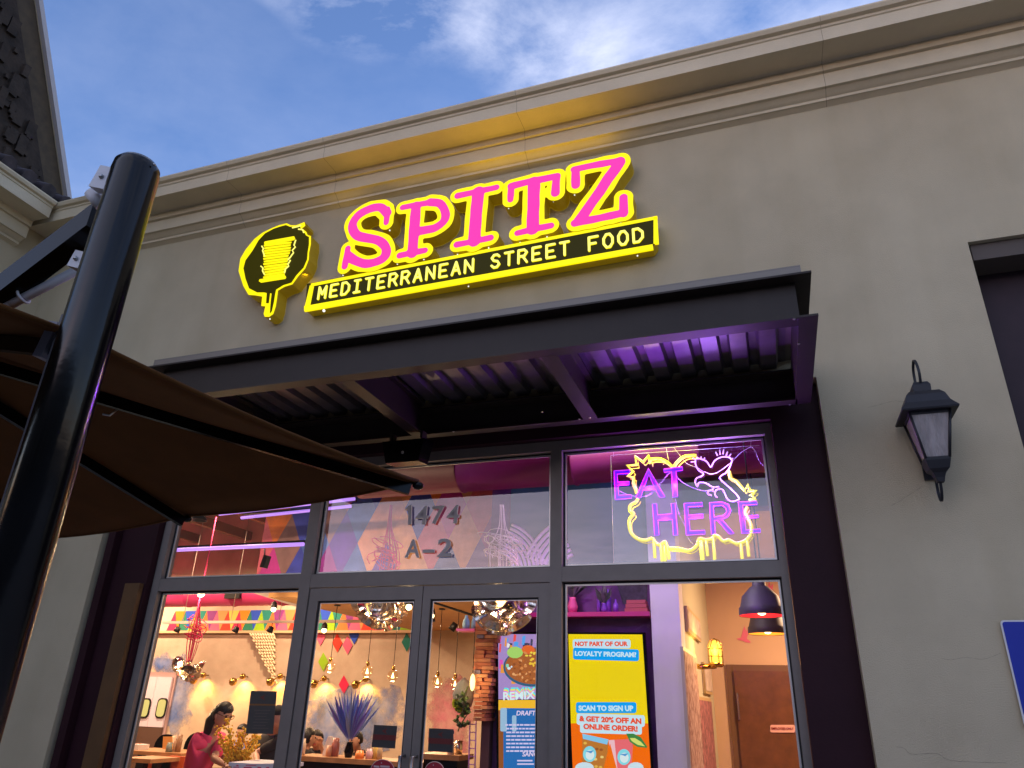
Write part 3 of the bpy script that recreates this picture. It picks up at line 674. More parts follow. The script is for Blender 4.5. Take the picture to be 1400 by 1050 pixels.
m.lathe((mx_, my_, 0), [(.0, .03), (mr, .03), (mr, zt3 - .03), (mr * .96, zt3 - .01), (mr * .8, zt3 + .002), (0, zt3 + .006)], 40); m.build('mast', mat('mast_gloss_paint', (.002, .002, .002), .16, spec=.36, noise=.3, nscale=14, bump=.04, bscale=30), UB)
rs_ = at(211, 225, d=1.95); MB().ball(rs_, .0035, 8).build('rivet', M['screw'], UB)
MB().tube([(mx_ - .105, my_ + .03, .05), (mx_ - .105, my_ + .03, zt3 - .40)], .014, 14).build('guide_tube', M['black'], UB)
MB().tube([(mx_ - .15, my_ + .05, .05), (mx_ - .15, my_ + .05, zt3 - .36)], .010, 12).build('guide_strap', mat('grey_strap', (.09, .085, .09), .6), UB)
MB().box(mx_ - .45, mx_ + .45, my_ - .45, my_ + .45, 0, .06).build('base', M['concrete'], UB)
# arm over the canopy and its strut
p0 = at(135, 300, d=2.08); p1 = at(-30, 425, d=2.25); d_ = p1 - p0
MB().obox((p0 + p1) / 2, d_, (0, 0, 1), d_.cross(Vector((0, 0, 1))), d_.length / 2, .034, .025).build('arm', M['black'], UB)
MB().tube([p1, hub + Vector((0, 0, .12)), hub + Vector((0, 0, .05))], .03, 10).build('arm_end', M['black'], UB)
q0 = at(112, 366, d=2.12); q1 = at(8, 420, d=2.2)
MB().tube([q0, q1], .0115, 12).build('strut', M['white_plastic'], UB)
rg = at(32, 405, d=2.18); dd = (q1 - q0).normalized(); u_ = dd.cross(Vector((0, 0, 1))).normalized(); v_ = dd.cross(u_)
MB().tube([rg + (u_ * math.cos(a * PI / 8) + v_ * math.sin(a * PI / 8)) * .019 for a in range(16)], .0035, 6, closed=True).build('cable_ring', M['white_plastic'], UB)
for (px, py, sx_, sz_, dd_) in ((146, 247, .022, .03, 2.02), (111, 358, .016, .022, 2.06)):
    c_ = at(px, py, d=dd_); MB().obox(c_, (1, .2, -.3), (0, 1, 0), (.3, 0, 1), sx_, .014, sz_).build('hinge_block', M['white_plastic'], UB)
    MB().ball(c_ + Vector((0, -.016, 0)), .006, 8).build('hinge_bolt', M['screw'], UB)
m = MB(); c_ = at(130, 268, d=2.05); m.tube([at(124, 262, d=2.05), at(140, 282, d=2.03)], .016, 10); m.build('hinge_joint', M['white_plastic'], UB)
m = MB(); c_ = at(72, 468, d=2.0); m.obox(c_, (1, .2, -.2), (0, 1, 0), (.2, 0, 1), .012, .02, .045); m.build('slide_bracket', mat('grey_bracket', (.16, .16, .19), .5), UB)
MB().tube([at(140, 566, d=2.3), at(150, 568, d=2.3), at(160, 560, d=2.3)], .003, 6).build('cord_loop', M['screw'], UB)
# ================================================================== THE ROOM BEHIND THE GLASS
def plaster(name, c1, c2, sc=1.3, bump=.6, bs=9):
    return mat(name, c1, .9, noise=.12, nscale=sc, col2=c2, bump=bump, bscale=bs)
M['plaster'] = plaster('trowelled_plaster', (.50, .38, .28), (.62, .50, .38))
M['peach'] = mat('peach_wall', (.62, .42, .27), .85, noise=.05, nscale=2)
M['purplewall'] = plaster('purple_plaster', (.10, .03, .14), (.20, .07, .25), 3)
M['wood'] = mat('ceiling_wood', (.50, .27, .09), .6, noise=.12, nscale=3, stretch=(1, 6, 1))
M['pinkduct'] = mat('pink_duct_paint', (.70, .05, .22), .4, metal=.2, noise=.06, nscale=3)
M['darkceil'] = mat('dark_ceiling', (.10, .05, .045), .9, noise=.3, nscale=2)
M['pillar'] = mat('white_pillar', (.72, .70, .74), .7, noise=.03, nscale=4)
M['rail'] = mat('track_rail', (.55, .45, .40), .5)
M['dkmetal'] = mat('dark_metal', (.02, .018, .018), .4, metal=.6)
M['brass'] = mat('brass_ball', (.50, .30, .07), .22, metal=1)
M['chrome'] = mat('polished_bowl', (.85, .74, .60), .17, metal=1)
M['rope'] = mat('pink_rope', (.75, .03, .16), .7)
M['ropeW'] = mat('reflection_paled_rope', (.45, .30, .36), .7)  # pink rope, with the reflection over it mixed into the colour
M['tabletop'] = mat('table_wood', (.42, .21, .09), .4, noise=.25, nscale=6, stretch=(1, 8, 1))
M['orange'] = mat('orange_chair', (.75, .12, .03), .5)
M['skin'] = mat('skin', (.56, .30, .20), .55); M['hair'] = mat('black_hair', (.010, .007, .008), .45, bump=.6, bscale=90, stretch=(1, 1, .15))
M['bulb'] = glow('warm_filament', (1, .62, .22), 14); M['bulbglass'] = glass_mat('bulb_glass', .03, (1, .93, .8))
M['warmbulb'] = glow('warm_bulb', (1, .72, .32), 12)
struct(MB().box(-17, 2.6, .3, 9.3, -.1, 0).build('floor', mat('room_floor', (.18, .12, .09), .35, noise=.2)))
struct(MB().box(-17, 2.6, 9.0, 9.2, 0, 5.6).build('back_wall', M['plaster']))
struct(MB().box(-17.1, -17, .3, 9, 0, 5.6).build('left_wall', M['plaster']))
struct(MB().box(2.5, 2.6, .3, 9, 0, 5.6).build('right_wall', M['peach']))
struct(MB().box(-17, 2.6, .3, 9.2, 5.6, 5.7).build('ceiling', M['darkceil']))
struct(MB().box(-17, -5.76, .285, .30, 0, 5.6).box(.47, 2.6, .285, .30, 0, 5.6).box(-5.76, .47, .285, .30, 3.73, 5.6).build('front_wall_lining', M['darkceil']))
struct(MB().box(-6.95, -.9, 4.12, 8.98, 2.89, 2.96).build('lower_ceiling', M['wood']))
struct(MB().box(-16.9, -6.95, 8.90, 8.98, 2.84, 2.89).build('wall_ledge', mat('ledge', (.55, .36, .2), .6)))
struct(MB().box(-2.72, -1.06, 2.05, 2.2, 0, 4.4).build('purple_wall', M['purplewall']))
pl = struct(MB().box(-1.06, -.80, 1.90, 2.2, 0, 4.6).build('pillar', M['pillar']))
struct(MB().box(-.95, -.80, 2.2, 5.0, 0, 4.6).build('side_wall', mat('green_to_peach_wall', (.52, .50, .36), .85)))
struct(MB().box(-.80, 2.5, 4.9, 5.0, 0, 4.6).build('corridor_wall', M['peach']))
struct(MB().box(-.95, 2.5, 2.3, 5.0, 3.35, 3.4).build('corridor_ceiling', M['peach']))
# joists in the dark ceiling (left transom)
for i in range(9):
    MB().box(-16 + i * 1.5, -15.88 + i * 1.5, .5, 9, 4.9, 5.1).build('joist', mat('joist_wood', (.18, .10, .05), .8) if i == 0 else bpy.data.materials['joist_wood'])['kind'] = 'structure'
# ---- harlequin mural on the dropped bulkhead, one painted lozenge per part
BK = thing('harlequin_bulkhead', 'dropped bulkhead painted with large coloured lozenges behind the transom panes', 'mural', (-4, 4, 3))
HC = [(.45, .02, .28), (.62, .16, .02), (.55, .10, .16), (.10, .03, .38), (.60, .28, .16), (.03, .05, .42), (.22, .12, .12), (.70, .35, .14), (.25, .02, .30), (.06, .13, .45)]
HM = [mat('lozenge_paint', c, .8, noise=.22, nscale=5) for c in HC]
zb4, zt4 = 3.18, 4.6
MB().box(-7.13, -.9, 4.0, 4.11, zb4, zt4).build('board', mat('bulkhead_paint', (.45, .35, .45), .8, noise=.3), BK)
hw, hh = .235, .47
r_ = random.Random(3)
def clip_z(P, z0, z1):
    for s, lim in ((1, z0), (-1, z1)):
        o = []
        for a, b in zip(P, P[1:] + P[:1]):
            ia, ib = s * (a[1] - lim) >= 0, s * (b[1] - lim) >= 0
            if ia: o.append(a)
            if ia != ib: t = (lim - a[1]) / (b[1] - a[1]); o.append((a[0] + t * (b[0] - a[0]), lim))
        P = o
        if not P: return P
    return P
row = 0
for j in range(-1, 7):
    for i in range(-1, 14):
        cx_ = -7.1 + i * 2 * hw + (hw if j % 2 else 0) + .2; cz_ = zb4 - .05 + j * hh
        P = [(cx_ - hw, cz_), (cx_, cz_ - hh), (cx_ + hw, cz_), (cx_, cz_ + hh)]
        P = clip_z(P, zb4, zt4); P = [(max(-7.13, a), b) for a, b in P]
        if len(P) < 3 or max(a for a, b in P) < -7.12 or cx_ > -2.2: continue
        MB().prism([(a, 4.0, b) for a, b in P], (0, -.003, 0)).build('lozenge', HM[(i * 3 + j * 5 + r_.randint(0, 2)) % len(HM)], BK)
MB().box(-7.13, -.9, 3.96, 4.11, zb4 - .03, zb4 - .001).build('ledge', mat('yellow_ledge', (.6, .4, .1), .6), BK)
# scalloped wave painting
WV = thing('wave_painting', 'pale scalloped wave motif on teal panel behind the centre transom', 'mural', (-2.0, 2.04, 3))
MB().box(at(697, 740, y=2.04).x, -1.065, 2.035, 2.049, 2.78, 4.38).build('panel', mat('teal_panel', (.05, .18, .22), .8), WV)
WM = mat('wave_pale', (.72, .66, .90), .7)
for (px, py, rr_, a0, a1) in ((676, 782, 64, 6, 70), (796, 790, 84, 112, 160), (742, 784, 18, 0, 180)):
    c_ = at(px, py, y=2.035); u = (at(px + 10, py, y=2.035) - c_).length / 10
    n_ = 8 if rr_ > 30 else 4
    for k in range(n_):
        ra = u * rr_ * (1 - k * .085); P = [(c_.x + ra * math.cos(R(a0 + (a1 - a0) * t / 12)), 2.031, c_.z + ra * math.sin(R(a0 + (a1 - a0) * t / 12))) for t in range(13)]
        MB().tube(P, u * rr_ * .034, 5).build('wave_band', WM, WV)
# ---- flag bands on the far wall
FB = thing('triangle_frieze', 'frieze of coloured triangles high along the plaster back wall', 'mural', (-10, 9, 3))
FC = [(.8, .12, .30), (.85, .55, .30), (.10, .45, .35), (.85, .60, .32), (.55, .60, .05), (.9, .50, .02), (.85, .45, .2), (.12, .28, .65), (.85, .35, .50), (.10, .5, .45), (.9, .2, .12), (.5, .2, .5)]
FM = [mat('flag_paint', tuple(v * v * .85 if v < .6 else v * .8 for v in c), .8) for c in FC]
zf0, zf1 = 2.90, 3.33
for i in range(30):
    x = -13.3 + i * .30
    MB().prism([(x, 8.99, zf0), (x + .30, 8.99, zf0), (x + .15, 8.99, zf1)], (0, -.006, 0)).build('triangle', FM[(i * 2) % 12], FB)
    MB().prism([(x + .30, 8.99, zf0), (x + .45, 8.99, zf1), (x + .15, 8.99, zf1)], (0, -.005, 0)).build('triangle', FM[(i * 2 + 5) % 12], FB)
# wall lozenges
WL = thing('wall_lozenges', 'scattered painted lozenges on plaster below the frieze', 'mural', (-8, 9, 2.5))
for px, py, c in ((438, 870, 8), (461, 879, 10), (475, 882, 8), (484, 868, 7), (442, 905, 4), (470, 936, 0), (556, 878, 9)):
    s = [at(px + a, py + b, y=8.985) for a, b in ((-7, 0), (0, 13), (7, 0), (0, -13))]; MB().prism(s, (0, .006, 0)).build('lozenge', FM[c], WL)
# blue and pink washes on the plaster: painted blooms with ragged outlines
def bloom(px, py, rx, ry, y, m, n=26, seed=1, name='painted_bloom', lab='', jag=.35):
    rr2 = random.Random(seed); P = [(px + rx * (1 + rr2.uniform(-jag, jag)) * math.cos(2 * PI * k / n), py + ry * (1 + rr2.uniform(-jag, jag)) * math.sin(2 * PI * k / n)) for k in range(n)]
    return tag(decal(P, y, m, None, name, .003), lab, 'mural')
def soft(m, seed=0.0, dens=1.0):           # a brushed wash that thins out towards its ragged rim
    n = m.node_tree; b = n.nodes['Principled BSDF']; o = [x for x in n.nodes if x.type == 'OUTPUT_MATERIAL'][0]
    t = n.nodes.new('ShaderNodeTexCoord'); v = n.nodes.new('ShaderNodeVectorMath'); v.operation = 'SUBTRACT'; v.inputs[1].default_value = (.5, .5, .5); n.links.new(t.outputs['Generated'], v.inputs[0])
    v1 = n.nodes.new('ShaderNodeVectorMath'); v1.operation = 'MULTIPLY'; v1.inputs[1].default_value = (1, 0, 1); n.links.new(v.outputs[0], v1.inputs[0])
    v2 = n.nodes.new('ShaderNodeVectorMath'); v2.operation = 'LENGTH'; n.links.new(v1.outputs[0], v2.inputs[0])
    q = n.nodes.new('ShaderNodeTexNoise'); q.inputs['Scale'].default_value = 2.6; q.inputs['Detail'].default_value = 7; q.inputs['Roughness'].default_value = .7; n.links.new(t.outputs['Object'], q.inputs['Vector'])
    k = n.nodes.new('ShaderNodeMath'); k.operation = 'MULTIPLY_ADD'; k.inputs[1].default_value = 1.1; n.links.new(q.outputs[0], k.inputs[0]); n.links.new(v2.outputs['Value'], k.inputs[2])
    r = n.nodes.new('ShaderNodeMapRange'); r.inputs[1].default_value = .62; r.inputs[2].default_value = 1.02; r.inputs[3].default_value = .9 * dens; r.inputs[4].default_value = 0; n.links.new(k.outputs[0], r.inputs[0])
    tr = n.nodes.new('ShaderNodeBsdfTransparent'); x = n.nodes.new('ShaderNodeMixShader'); n.links.new(r.outputs[0], x.inputs[0]); n.links.new(tr.outputs[0], x.inputs[1]); n.links.new(b.outputs[0], x.inputs[2]); n.links.new(x.outputs[0], o.inputs[0])
BM = mat('blue_wash', (.08, .22, .70), .85, noise=.25, nscale=2.5, col2=(.45, .45, .55)); PM_ = mat('pink_wash', (.75, .16, .30), .85, noise=.2, nscale=3, col2=(.62, .40, .35))
OM = mat('orange_wash', (.72, .36, .06), .85, noise=.1, nscale=3, col2=(.66, .45, .22))
for m_ in (BM, PM_, OM): soft(m_)
bloom(240, 955, 24, 60, 8.99, BM, 30, 2, 'blue_wash', 'streaky blue paint wash beside the white swing doors', .3)
bloom(478, 985, 85, 48, 8.99, BM, 30, 3, 'blue_wash', 'wide blue paint wash behind the blue dried flowers', .3)
bloom(618, 985, 34, 66, 8.99, PM_, 30, 4, 'pink_wash', 'pink paint wash on plaster right of the second door pane', .3)
bloom(222, 910, 20, 14, 8.988, BM, 20, 5, 'blue_wash', 'small blue brush mark above the swing doors', .5)
# ---- ducts
def duct(x0, x1, y, z, r, m, lab, name='round_duct'):
    o = MB(); prof_ = [(0, 0), (r, 0)]; n_ = max(2, int((x1 - x0) / 1.1))
    for k in range(1, n_): h = (x1 - x0) * k / n_; prof_ += [(r, h - .015), (r + .012, h - .01), (r + .012, h + .01), (r, h + .015)]
    prof_ += [(r, x1 - x0), (0, x1 - x0)]
    o.lathe((x0, y, z), prof_, 28, (1, 0, 0)); return tag(o.build(name, m), lab, 'duct')
MG = mat('magenta_duct_paint', (.16, .005, .06), .5, metal=.15, noise=.1, nscale=2)
duct(-4.05, 1.9, 1.55, 3.74, .215, MG, 'dark magenta round duct crossing behind the top of the transom panes')
duct(-16.5, -6.6, 7.0, 3.36, .20, M['pinkduct'], 'bright pink round duct above the triangle frieze')
tag(MB().box(-9.95, -9.6, 6.74, 6.82, 3.27, 3.43).build('vent_grille', M['dkmetal']), 'dark vent grille on the bright pink duct', 'vent')
tag(MB().box(-12.0, -11.7, 6.74, 6.82, 3.27, 3.47).build('vent_grille', M['dkmetal']), 'dark vent at the left end of the bright pink duct', 'vent')
# purple tube lights
def tube_light(p, q, y, s, lab, en):
    a, b = at(*p, y=y), at(*q, y=y); t = thing('tube_light', lab, 'light', a)
    MB().tube([a, b], .022, 10).build('tube', glow('violet_tube', (.58, .30, 1.0), s), t)
    MB().box(min(a.x, b.x), max(a.x, b.x), y + .01, y + .06, (a.z + b.z) / 2 + .02, (a.z + b.z) / 2 + .05).build('housing', M['dkmetal'], t)
    lamp('tube_lamp', 'POINT', (a + b) / 2 + Vector((0, 0, 0)), en, (.6, .2, 1), .02, parent=t)
tube_light((238, 752), (415, 744), 2.0, 1.3, 'violet tube light across the left transom pane', 26)
tube_light((300, 703), (485, 682), 3.2, 1.1, 'violet strip light just under the parasol edge', 22)
tube_light((330, 708), (480, 692), 3.35, 1.0, 'lower violet strip light beside the magenta duct end', 12)
t = thing('track_spotlight', 'black spotlight hanging under the violet tube light', 'spotlight', at(362, 762, y=2.0))
MB().obox(at(363, 768, y=2.0), (.2, 0, 1), (0, 1, 0), (1, 0, -.2), .07, .035, .03).build('head', M['dkmetal'], t); MB().tube([at(362, 750, y=2.0), at(362, 762, y=2.0)], .008, 6).build('stem', M['dkmetal'], t)
# track rail with spots
TR = thing('track_rail', 'long pale lighting track across the left window', 'lighting track', at(300, 849, y=6))
a, b = at(223, 851, y=6), at(405, 848, y=6); b = a + (b - a) * 1.6
MB().box(a.x, b.x, 5.97, 6.03, a.z - .025, a.z + .02).build('rail', M['rail'], TR)
for px in (255, 320, 385): q = at(px, 825, y=6); MB().tube([(q.x, 6, a.z), (q.x, 6, 5.5)], .006, 5).build('hanger', M['rail'], TR)
for px, py, w in ((242, 861, 'left'), (322, 861, 'middle'), (369, 861, 'right')):
    q = at(px, py, y=6); t = thing('track_spotlight', {'left': 'leftmost black spotlight on the pale track', 'middle': 'black spotlight on the track beside the pink rope lamp', 'right': 'black spotlight on the track above the woven hanging'}[w], 'spotlight', q, 'spotlights on the pale track')
    MB().lathe(q + Vector((.03, 0, .05)), [(0, .0), (.045, .0), (.06, .09), (.05, .1)], 12, (-.3, -.2, -1)).build('head', M['dkmetal'], t)
    MB().tube([(q.x + .03, 6, a.z), (q.x + .03, 6, q.z + .05)], .008, 5).build('stem', M['dkmetal'], t)
for px, py, y, lab in ((374, 833, 4.0, 'lit spotlight bulb in front of the frieze, left window'), (443, 862, 4.5, 'lit spotlight bulb at left edge of the first door pane'), (559, 830, 1.6, 'bright bare bulb beside the bowl cluster in first door pane'), (590, 842, 4.0, 'small spotlight on the dark track, second door pane')):
    q = at(px, py, y=y); t = thing('spot_bulb', lab, 'light', q); MB().ball(q, .035 if y > 2 else .03, 10).build('bulb', M['warmbulb'], t)
    MB().lathe(q + Vector((0, .0, .02)), [(.05, 0), (.035, .07), (0, .1)], 10).build('shade', M['dkmetal'], t)
    lamp('bulb_lamp', 'POINT', q + Vector((0, -.06, -.06)), 10, (1, .7, .38), .04, parent=t)
tag(MB().tube([at(575, 818, y=4.6), at(668, 848, y=4.6)], .018, 6).build('ceiling_track', M['dkmetal']), 'dark lighting track slanting across the wood ceiling, second door pane', 'lighting track')
q = at(623, 852, y=4.6); tag(MB().lathe(q, [(0, .0), (.04, 0), (.05, .11), (.045, .11)], 12, (-.6, -.2, -1)).build('track_spotlight', M['dkmetal']), 'black spotlight under the slanting dark track', 'spotlight')
tag(MB().obox(at(365, 812, y=5), at(400, 824, y=5) - at(325, 800, y=5), (0, 1, 0), (0, 0, 1), 1.0, .05, .05).build('ceiling_beam', M['rail']), 'pale slanting beam above the triangle frieze, left window', 'beam')

# ---- bowl chandeliers with rope
def chandelier(px, py, y, rad, n, rope_m, top_px, lab, seed, spread, en=14):
    q = at(px, py, y=y); tpt = at(*top_px, y=y); t = thing('bowl_chandelier', lab, 'chandelier', q); rs = random.Random(seed)
    for k in range(n):
        a_ = 2 * PI * k / n + rs.uniform(-.2, .2); el = rs.uniform(-.7, .1) if k % 3 else -.95
        d_ = Vector((math.cos(a_) * math.cos(el), math.sin(a_) * math.cos(el), math.sin(el))); c_ = q + d_ * spread * rs.uniform(.62, 1.0)
        s = rad * rs.uniform(.8, 1.1)
        MB().lathe(c_, [(s * .22, -s * .25), (s * .25, -s * .12), (s * .12, -s * .05), (s * .55, s * .03), (s * .88, s * .28), (s, s * .62), (s * 1.02, s * .64), (s * .97, s * .62), (s * .84, s * .30), (s * .5, s * .08), (0, s * .04)], 18, d_).build('bowl', M['chrome'], t)
    MB().ball(q, rad * .3, 12).build('core', M['chrome'], t)
    MB().ball(q + Vector((0, -spread * .9, -.02)), .028, 8).build('bulb', M['bulb'], t)
    L_ = (tpt - q)
    for k in range(12):
        o1 = Vector((rs.uniform(-1, 1), rs.uniform(-1, 1), 0)) * spread * .55; 
        P = [q + o1 * .4, q + L_ * .25 + o1 * .9, q + L_ * .5 + o1 * .9, q + L_ * .75 + o1 * .25, tpt + o1 * .12]
        MB().tube(smooth_line(P, 4), .0045, 5).build('rope_strand', rope_m, t)
    for k in range(15):                                 # the tangled ball of rope
        c_ = q + L_ * rs.uniform(.38, .62); a_ = rs.uniform(0, 6); rr3 = rs.uniform(.04, .10) * (rad / .075)
        ax = Vector((rs.uniform(-1, 1), rs.uniform(-1, 1), rs.uniform(-.5, .5))).normalized(); bx_ = ax.cross(Vector((.3, .2, 1))).normalized()
        MB().tube([c_ + (ax * math.cos(a_ + g * .5) + bx_ * math.sin(a_ + g * .5)) * rr3 * (1 + .05 * g) for g in range(9)], .0045, 5).build('rope_strand', rope_m, t)
    lamp('chandelier_lamp', 'POINT', q + Vector((0, -spread * .9, -.12)), en, (1, .68, .36), .05, parent=t)
    return t
chandelier(258, 906, 2.0, .080, 8, M['rope'], (275, 812), 'small cluster of shiny bowls on knotted pink rope, left window', 1, .14, 18)
chandelier(520, 822, 1.6, .125, 9, M['rope'], (534, 690), 'cluster of shiny bowls at top of the first door pane, red rope above', 2, .22, 10)
chandelier(690, 818, 1.45, .135, 9, M['ropeW'], (686, 690), 'cluster of shiny bowls above the plank column, rope above paled by reflection', 3, .24, 10)
q = at(275, 811, y=2.0); t = thing('bare_bulb', 'bright bare bulb at the top of the pink rope', 'light', q); MB().ball(q, .045, 12).build('bulb', glow('hot_bulb', (1, .85, .45), 18), t); MB().tube([q, q + Vector((0, 0, .9))], .008, 6).build('cord', M['rope'], t)
lamp('bulb_lamp', 'POINT', q + Vector((0, -.08, 0)), 18, (1, .75, .4), .05, parent=t)

# ---- pendant globe bulbs
pend = None
for px, py, y, ty, lab in ((451, 912, 5.0, 845, 'leftmost globe pendant bulb in the first door pane'), (502, 918, 5.0, 850, 'middle globe pendant bulb in the first door pane'), (537, 924, 5.2, 852, 'right globe pendant bulb, beside the door stile'),
                           (598, 932, 5.6, 853, 'left globe pendant bulb in the second door pane'), (622, 935, 5.8, 860, 'small globe pendant bulb nearest the plank column')):
    q = at(px, py, y=y); tp = at(px + 3, ty, y=y); t = thing('pendant_bulb', lab, 'light', q, 'globe pendant bulbs')
    MB().ball(q, .082, 16).build('globe', M['bulbglass'], t); MB().tube([q + Vector((-.012, 0, -.03)), q + Vector((0, 0, .035)), q + Vector((.012, 0, -.03))], .011, 6).build('filament', M['bulb'], t)
    MB().lathe(q + Vector((0, 0, .075)), [(.022, 0), (.026, .02), (.02, .06), (.006, .07), (0, .07)], 12).build('socket', M['brass'], t)
    MB().tube([q + Vector((0, 0, .14)), (q.x, q.y, 2.885)], .005, 5).build('cord', M['dkmetal'], t); MB().lathe((q.x, q.y, 2.87), [(0, 0), (.05, 0), (.05, .015)], 12).build('ceiling_rose', M['dkmetal'], t)
    lamp('pendant_lamp', 'POINT', q + Vector((0, 0, -.1)), 6, (1, .66, .32), .06, parent=t)
# ---- brass wall lights
for i, (px, py) in enumerate(((268, 928), (322, 930), (373, 930), (433, 933), (490, 934))):
    q = at(px, py, y=8.75); t = thing('wall_light', ['brass double ball wall light nearest the swing doors', 'brass double ball wall light between pink rope lamp and woven hanging', 'brass double ball wall light under the woven hanging', 'brass double ball wall light, first in the door pane', 'brass double ball wall light behind middle pendant bulb'][i], 'wall light', q, 'brass ball wall lights')
    MB().ball(q + Vector((-.06, 0, -.03)), .085, 14).build('ball', M['brass'], t); MB().ball(q + Vector((.11, .08, .08)), .062, 12).build('ball', M['brass'], t)
    MB().tube([q + Vector((-.06, 0, -.03)), q + Vector((.11, .08, .08)), q + Vector((.11, .24, .08))], .014, 8).build('arm', M['brass'], t)
    lamp('wall_light_lamp', 'SPOT', q + Vector((.05, .06, -.02)), 32, (1, .50, .10), .03, rot=(.15, .8, -1), parent=t, spread=R(115))
# general light of the room: unseen shaded fill lamps, added to brighten it
for x, y, z, e in ((-12, 5, 4.4, 300), (-9, 3.2, 4.4, 200), (-9.5, 7.6, 4.3, 200), (-6.0, 2.2, 4.2, 130), (-5.5, 6.5, 2.80, 110), (-3.6, 3.2, 2.85, 60), (-13.5, 7.6, 4.2, 260), (-9.5, 5.2, 4.4, 120), (1.0, 3.2, 3.25, 170), (-1.25, .9, 4.3, 44)):
    t = thing('room_fill_lamp', 'cone shaded fill lamp, unseen, added to light the room', 'light', (x, y, z), 'unseen room fill lamps')
    MB().lathe((x, y, z), [(.02, .12), (.12, .05), (.14, 0), (.13, 0), (.11, .045)], 16).build('shade', M['dkmetal'], t)
    lamp('room_fill_light', 'AREA', (x, y, z - .02), e, (1, .66, .40) if x < -3 else ((1, .62, .36) if x > .5 else (.95, .85, 1)), .3, rot=(0, 0, -1), parent=t)

# ---- swing doors
SD = thing('swing_doors', 'white kitchen swing door with two yellow-lit oval windows', 'door', at(215, 1000, y=8.9))
a, b = at(197, 925, y=8.94), at(237, 927, y=8.94); wd = b.x - a.x
MB().box(a.x - .12, b.x + .06, 8.95, 8.985, 0, a.z + .10).build('door_frame', mat('door_frame_paint', (.45, .30, .30), .6), SD)
SDM = mat('swing_door_white', (.68, .60, .72), .5)
MB().box(a.x, a.x + wd / 2 - .004, 8.9, 8.94, .9, a.z).build('leaf', SDM, SD); MB().box(a.x + wd / 2 + .004, b.x, 8.9, 8.94, .9, a.z).build('leaf', SDM, SD)
MB().box(a.x, b.x, 8.9, 8.94, .05, .89).build('kick_plate', mat('kick_plate', (.14, .08, .06), .4, metal=.3), SD)
for px in (198.5, 221):
    c_ = at(px, 968, y=8.89); hw_ = .135; hz = .20
    MB().prism([(x_, 8.895, z_) for x_, z_ in rrect(c_.x - hw_, c_.x + hw_, c_.z - hz, c_.z + hz, .09)], (0, -.02, 0)).build('window_frame', M['dkmetal'], SD)
    MB().prism([(x_, 8.872, z_) for x_, z_ in rrect(c_.x - hw_ + .03, c_.x + hw_ - .03, c_.z - hz + .03, c_.z + hz - .03, .07)], (0, -.003, 0)).build('window_pane', glow('lit_kitchen_window', (.62, .58, .20), .8), SD)

# ---- macrame
MC = thing('woven_hanging', 'cream macrame wall hanging tapering down the plaster', 'wall hanging', at(365, 870, y=8.9))
mm_ = mat('macrame_cord', (.78, .66, .45), .9)
for r2_ in range(16):
    py = 866 + r2_ * 4.2; w0 = 342 + 2.0 * r2_ * (1 if r2_ < 12 else 1.05); w1 = 376 - (.1 * r2_ if r2_ < 9 else -.15 * r2_ + 2); n_ = max(2, int((w1 - w0) / 3.3))
    for k in range(n_):
        px = w0 + (w1 - w0) * (k + .5 * (r2_ % 2)) / n_
        a, b = at(px, py, y=8.92), at(px + 3.2, py + 4.5, y=8.92); MB().tube([a, (a + b) / 2 + Vector((.012, -.03, 0)), b], .021, 5).build('knot', mm_, MC)
# ---- blue dried flowers in a black vase
def plant(name, lab, cat, base, stem_m, leaf_m, n, ln, wid, seed, spread=.6, vase=None, vase_m=None, droop=0):
    t = thing(name, lab, cat, base); rs = random.Random(seed)
    if vase: MB().lathe(base, [(0, 0), (vase * .7, 0), (vase, vase * 1.2), (vase * .6, vase * 2.6), (vase * .7, vase * 2.9), (vase * .55, vase * 2.8)], 16).build('vase', vase_m, t)
    o = Vector(base) + Vector((0, 0, (vase or 0) * 2.6))
    for k in range(n):
        a_ = rs.uniform(0, 2 * PI); e = rs.uniform(.05, spread); d_ = Vector((math.cos(a_) * e, math.sin(a_) * e * .6, 1)).normalized(); l_ = ln * rs.uniform(.6, 1)
        tip = o + d_ * l_; side = d_.cross(Vector((0, -1, .1))).normalized() * wid * rs.uniform(.6, 1.2); up_ = Vector((0, -wid * .3, 0))
        m_ = MB(); P = [o + d_ * l_ * .1, o + d_ * l_ * .55 + side + up_, tip - Vector((0, 0, droop * l_)), o + d_ * l_ * .55 - side + up_]; m_.add(P + [o + d_ * l_ * .55], [(0, 1, 4), (1, 2, 4), (2, 3, 4), (3, 0, 4)])
        m_.build('leaf', leaf_m if not isinstance(leaf_m, list) else leaf_m[k % len(leaf_m)], t)
    return t
bl = [mat('blue_petal', (.10, .16, .62), .7), mat('violet_petal', (.20, .16, .60), .7), mat('pale_blue_petal', (.30, .40, .70), .7)]
plant('dried_flowers', 'spiky blue dried flowers in black vase on the counter, first door pane', 'flowers', at(476, 1036, y=3.0) + Vector((0, 0, 0)), None, bl, 95, .60, .02, 4, 1.0, .055, M['black'])
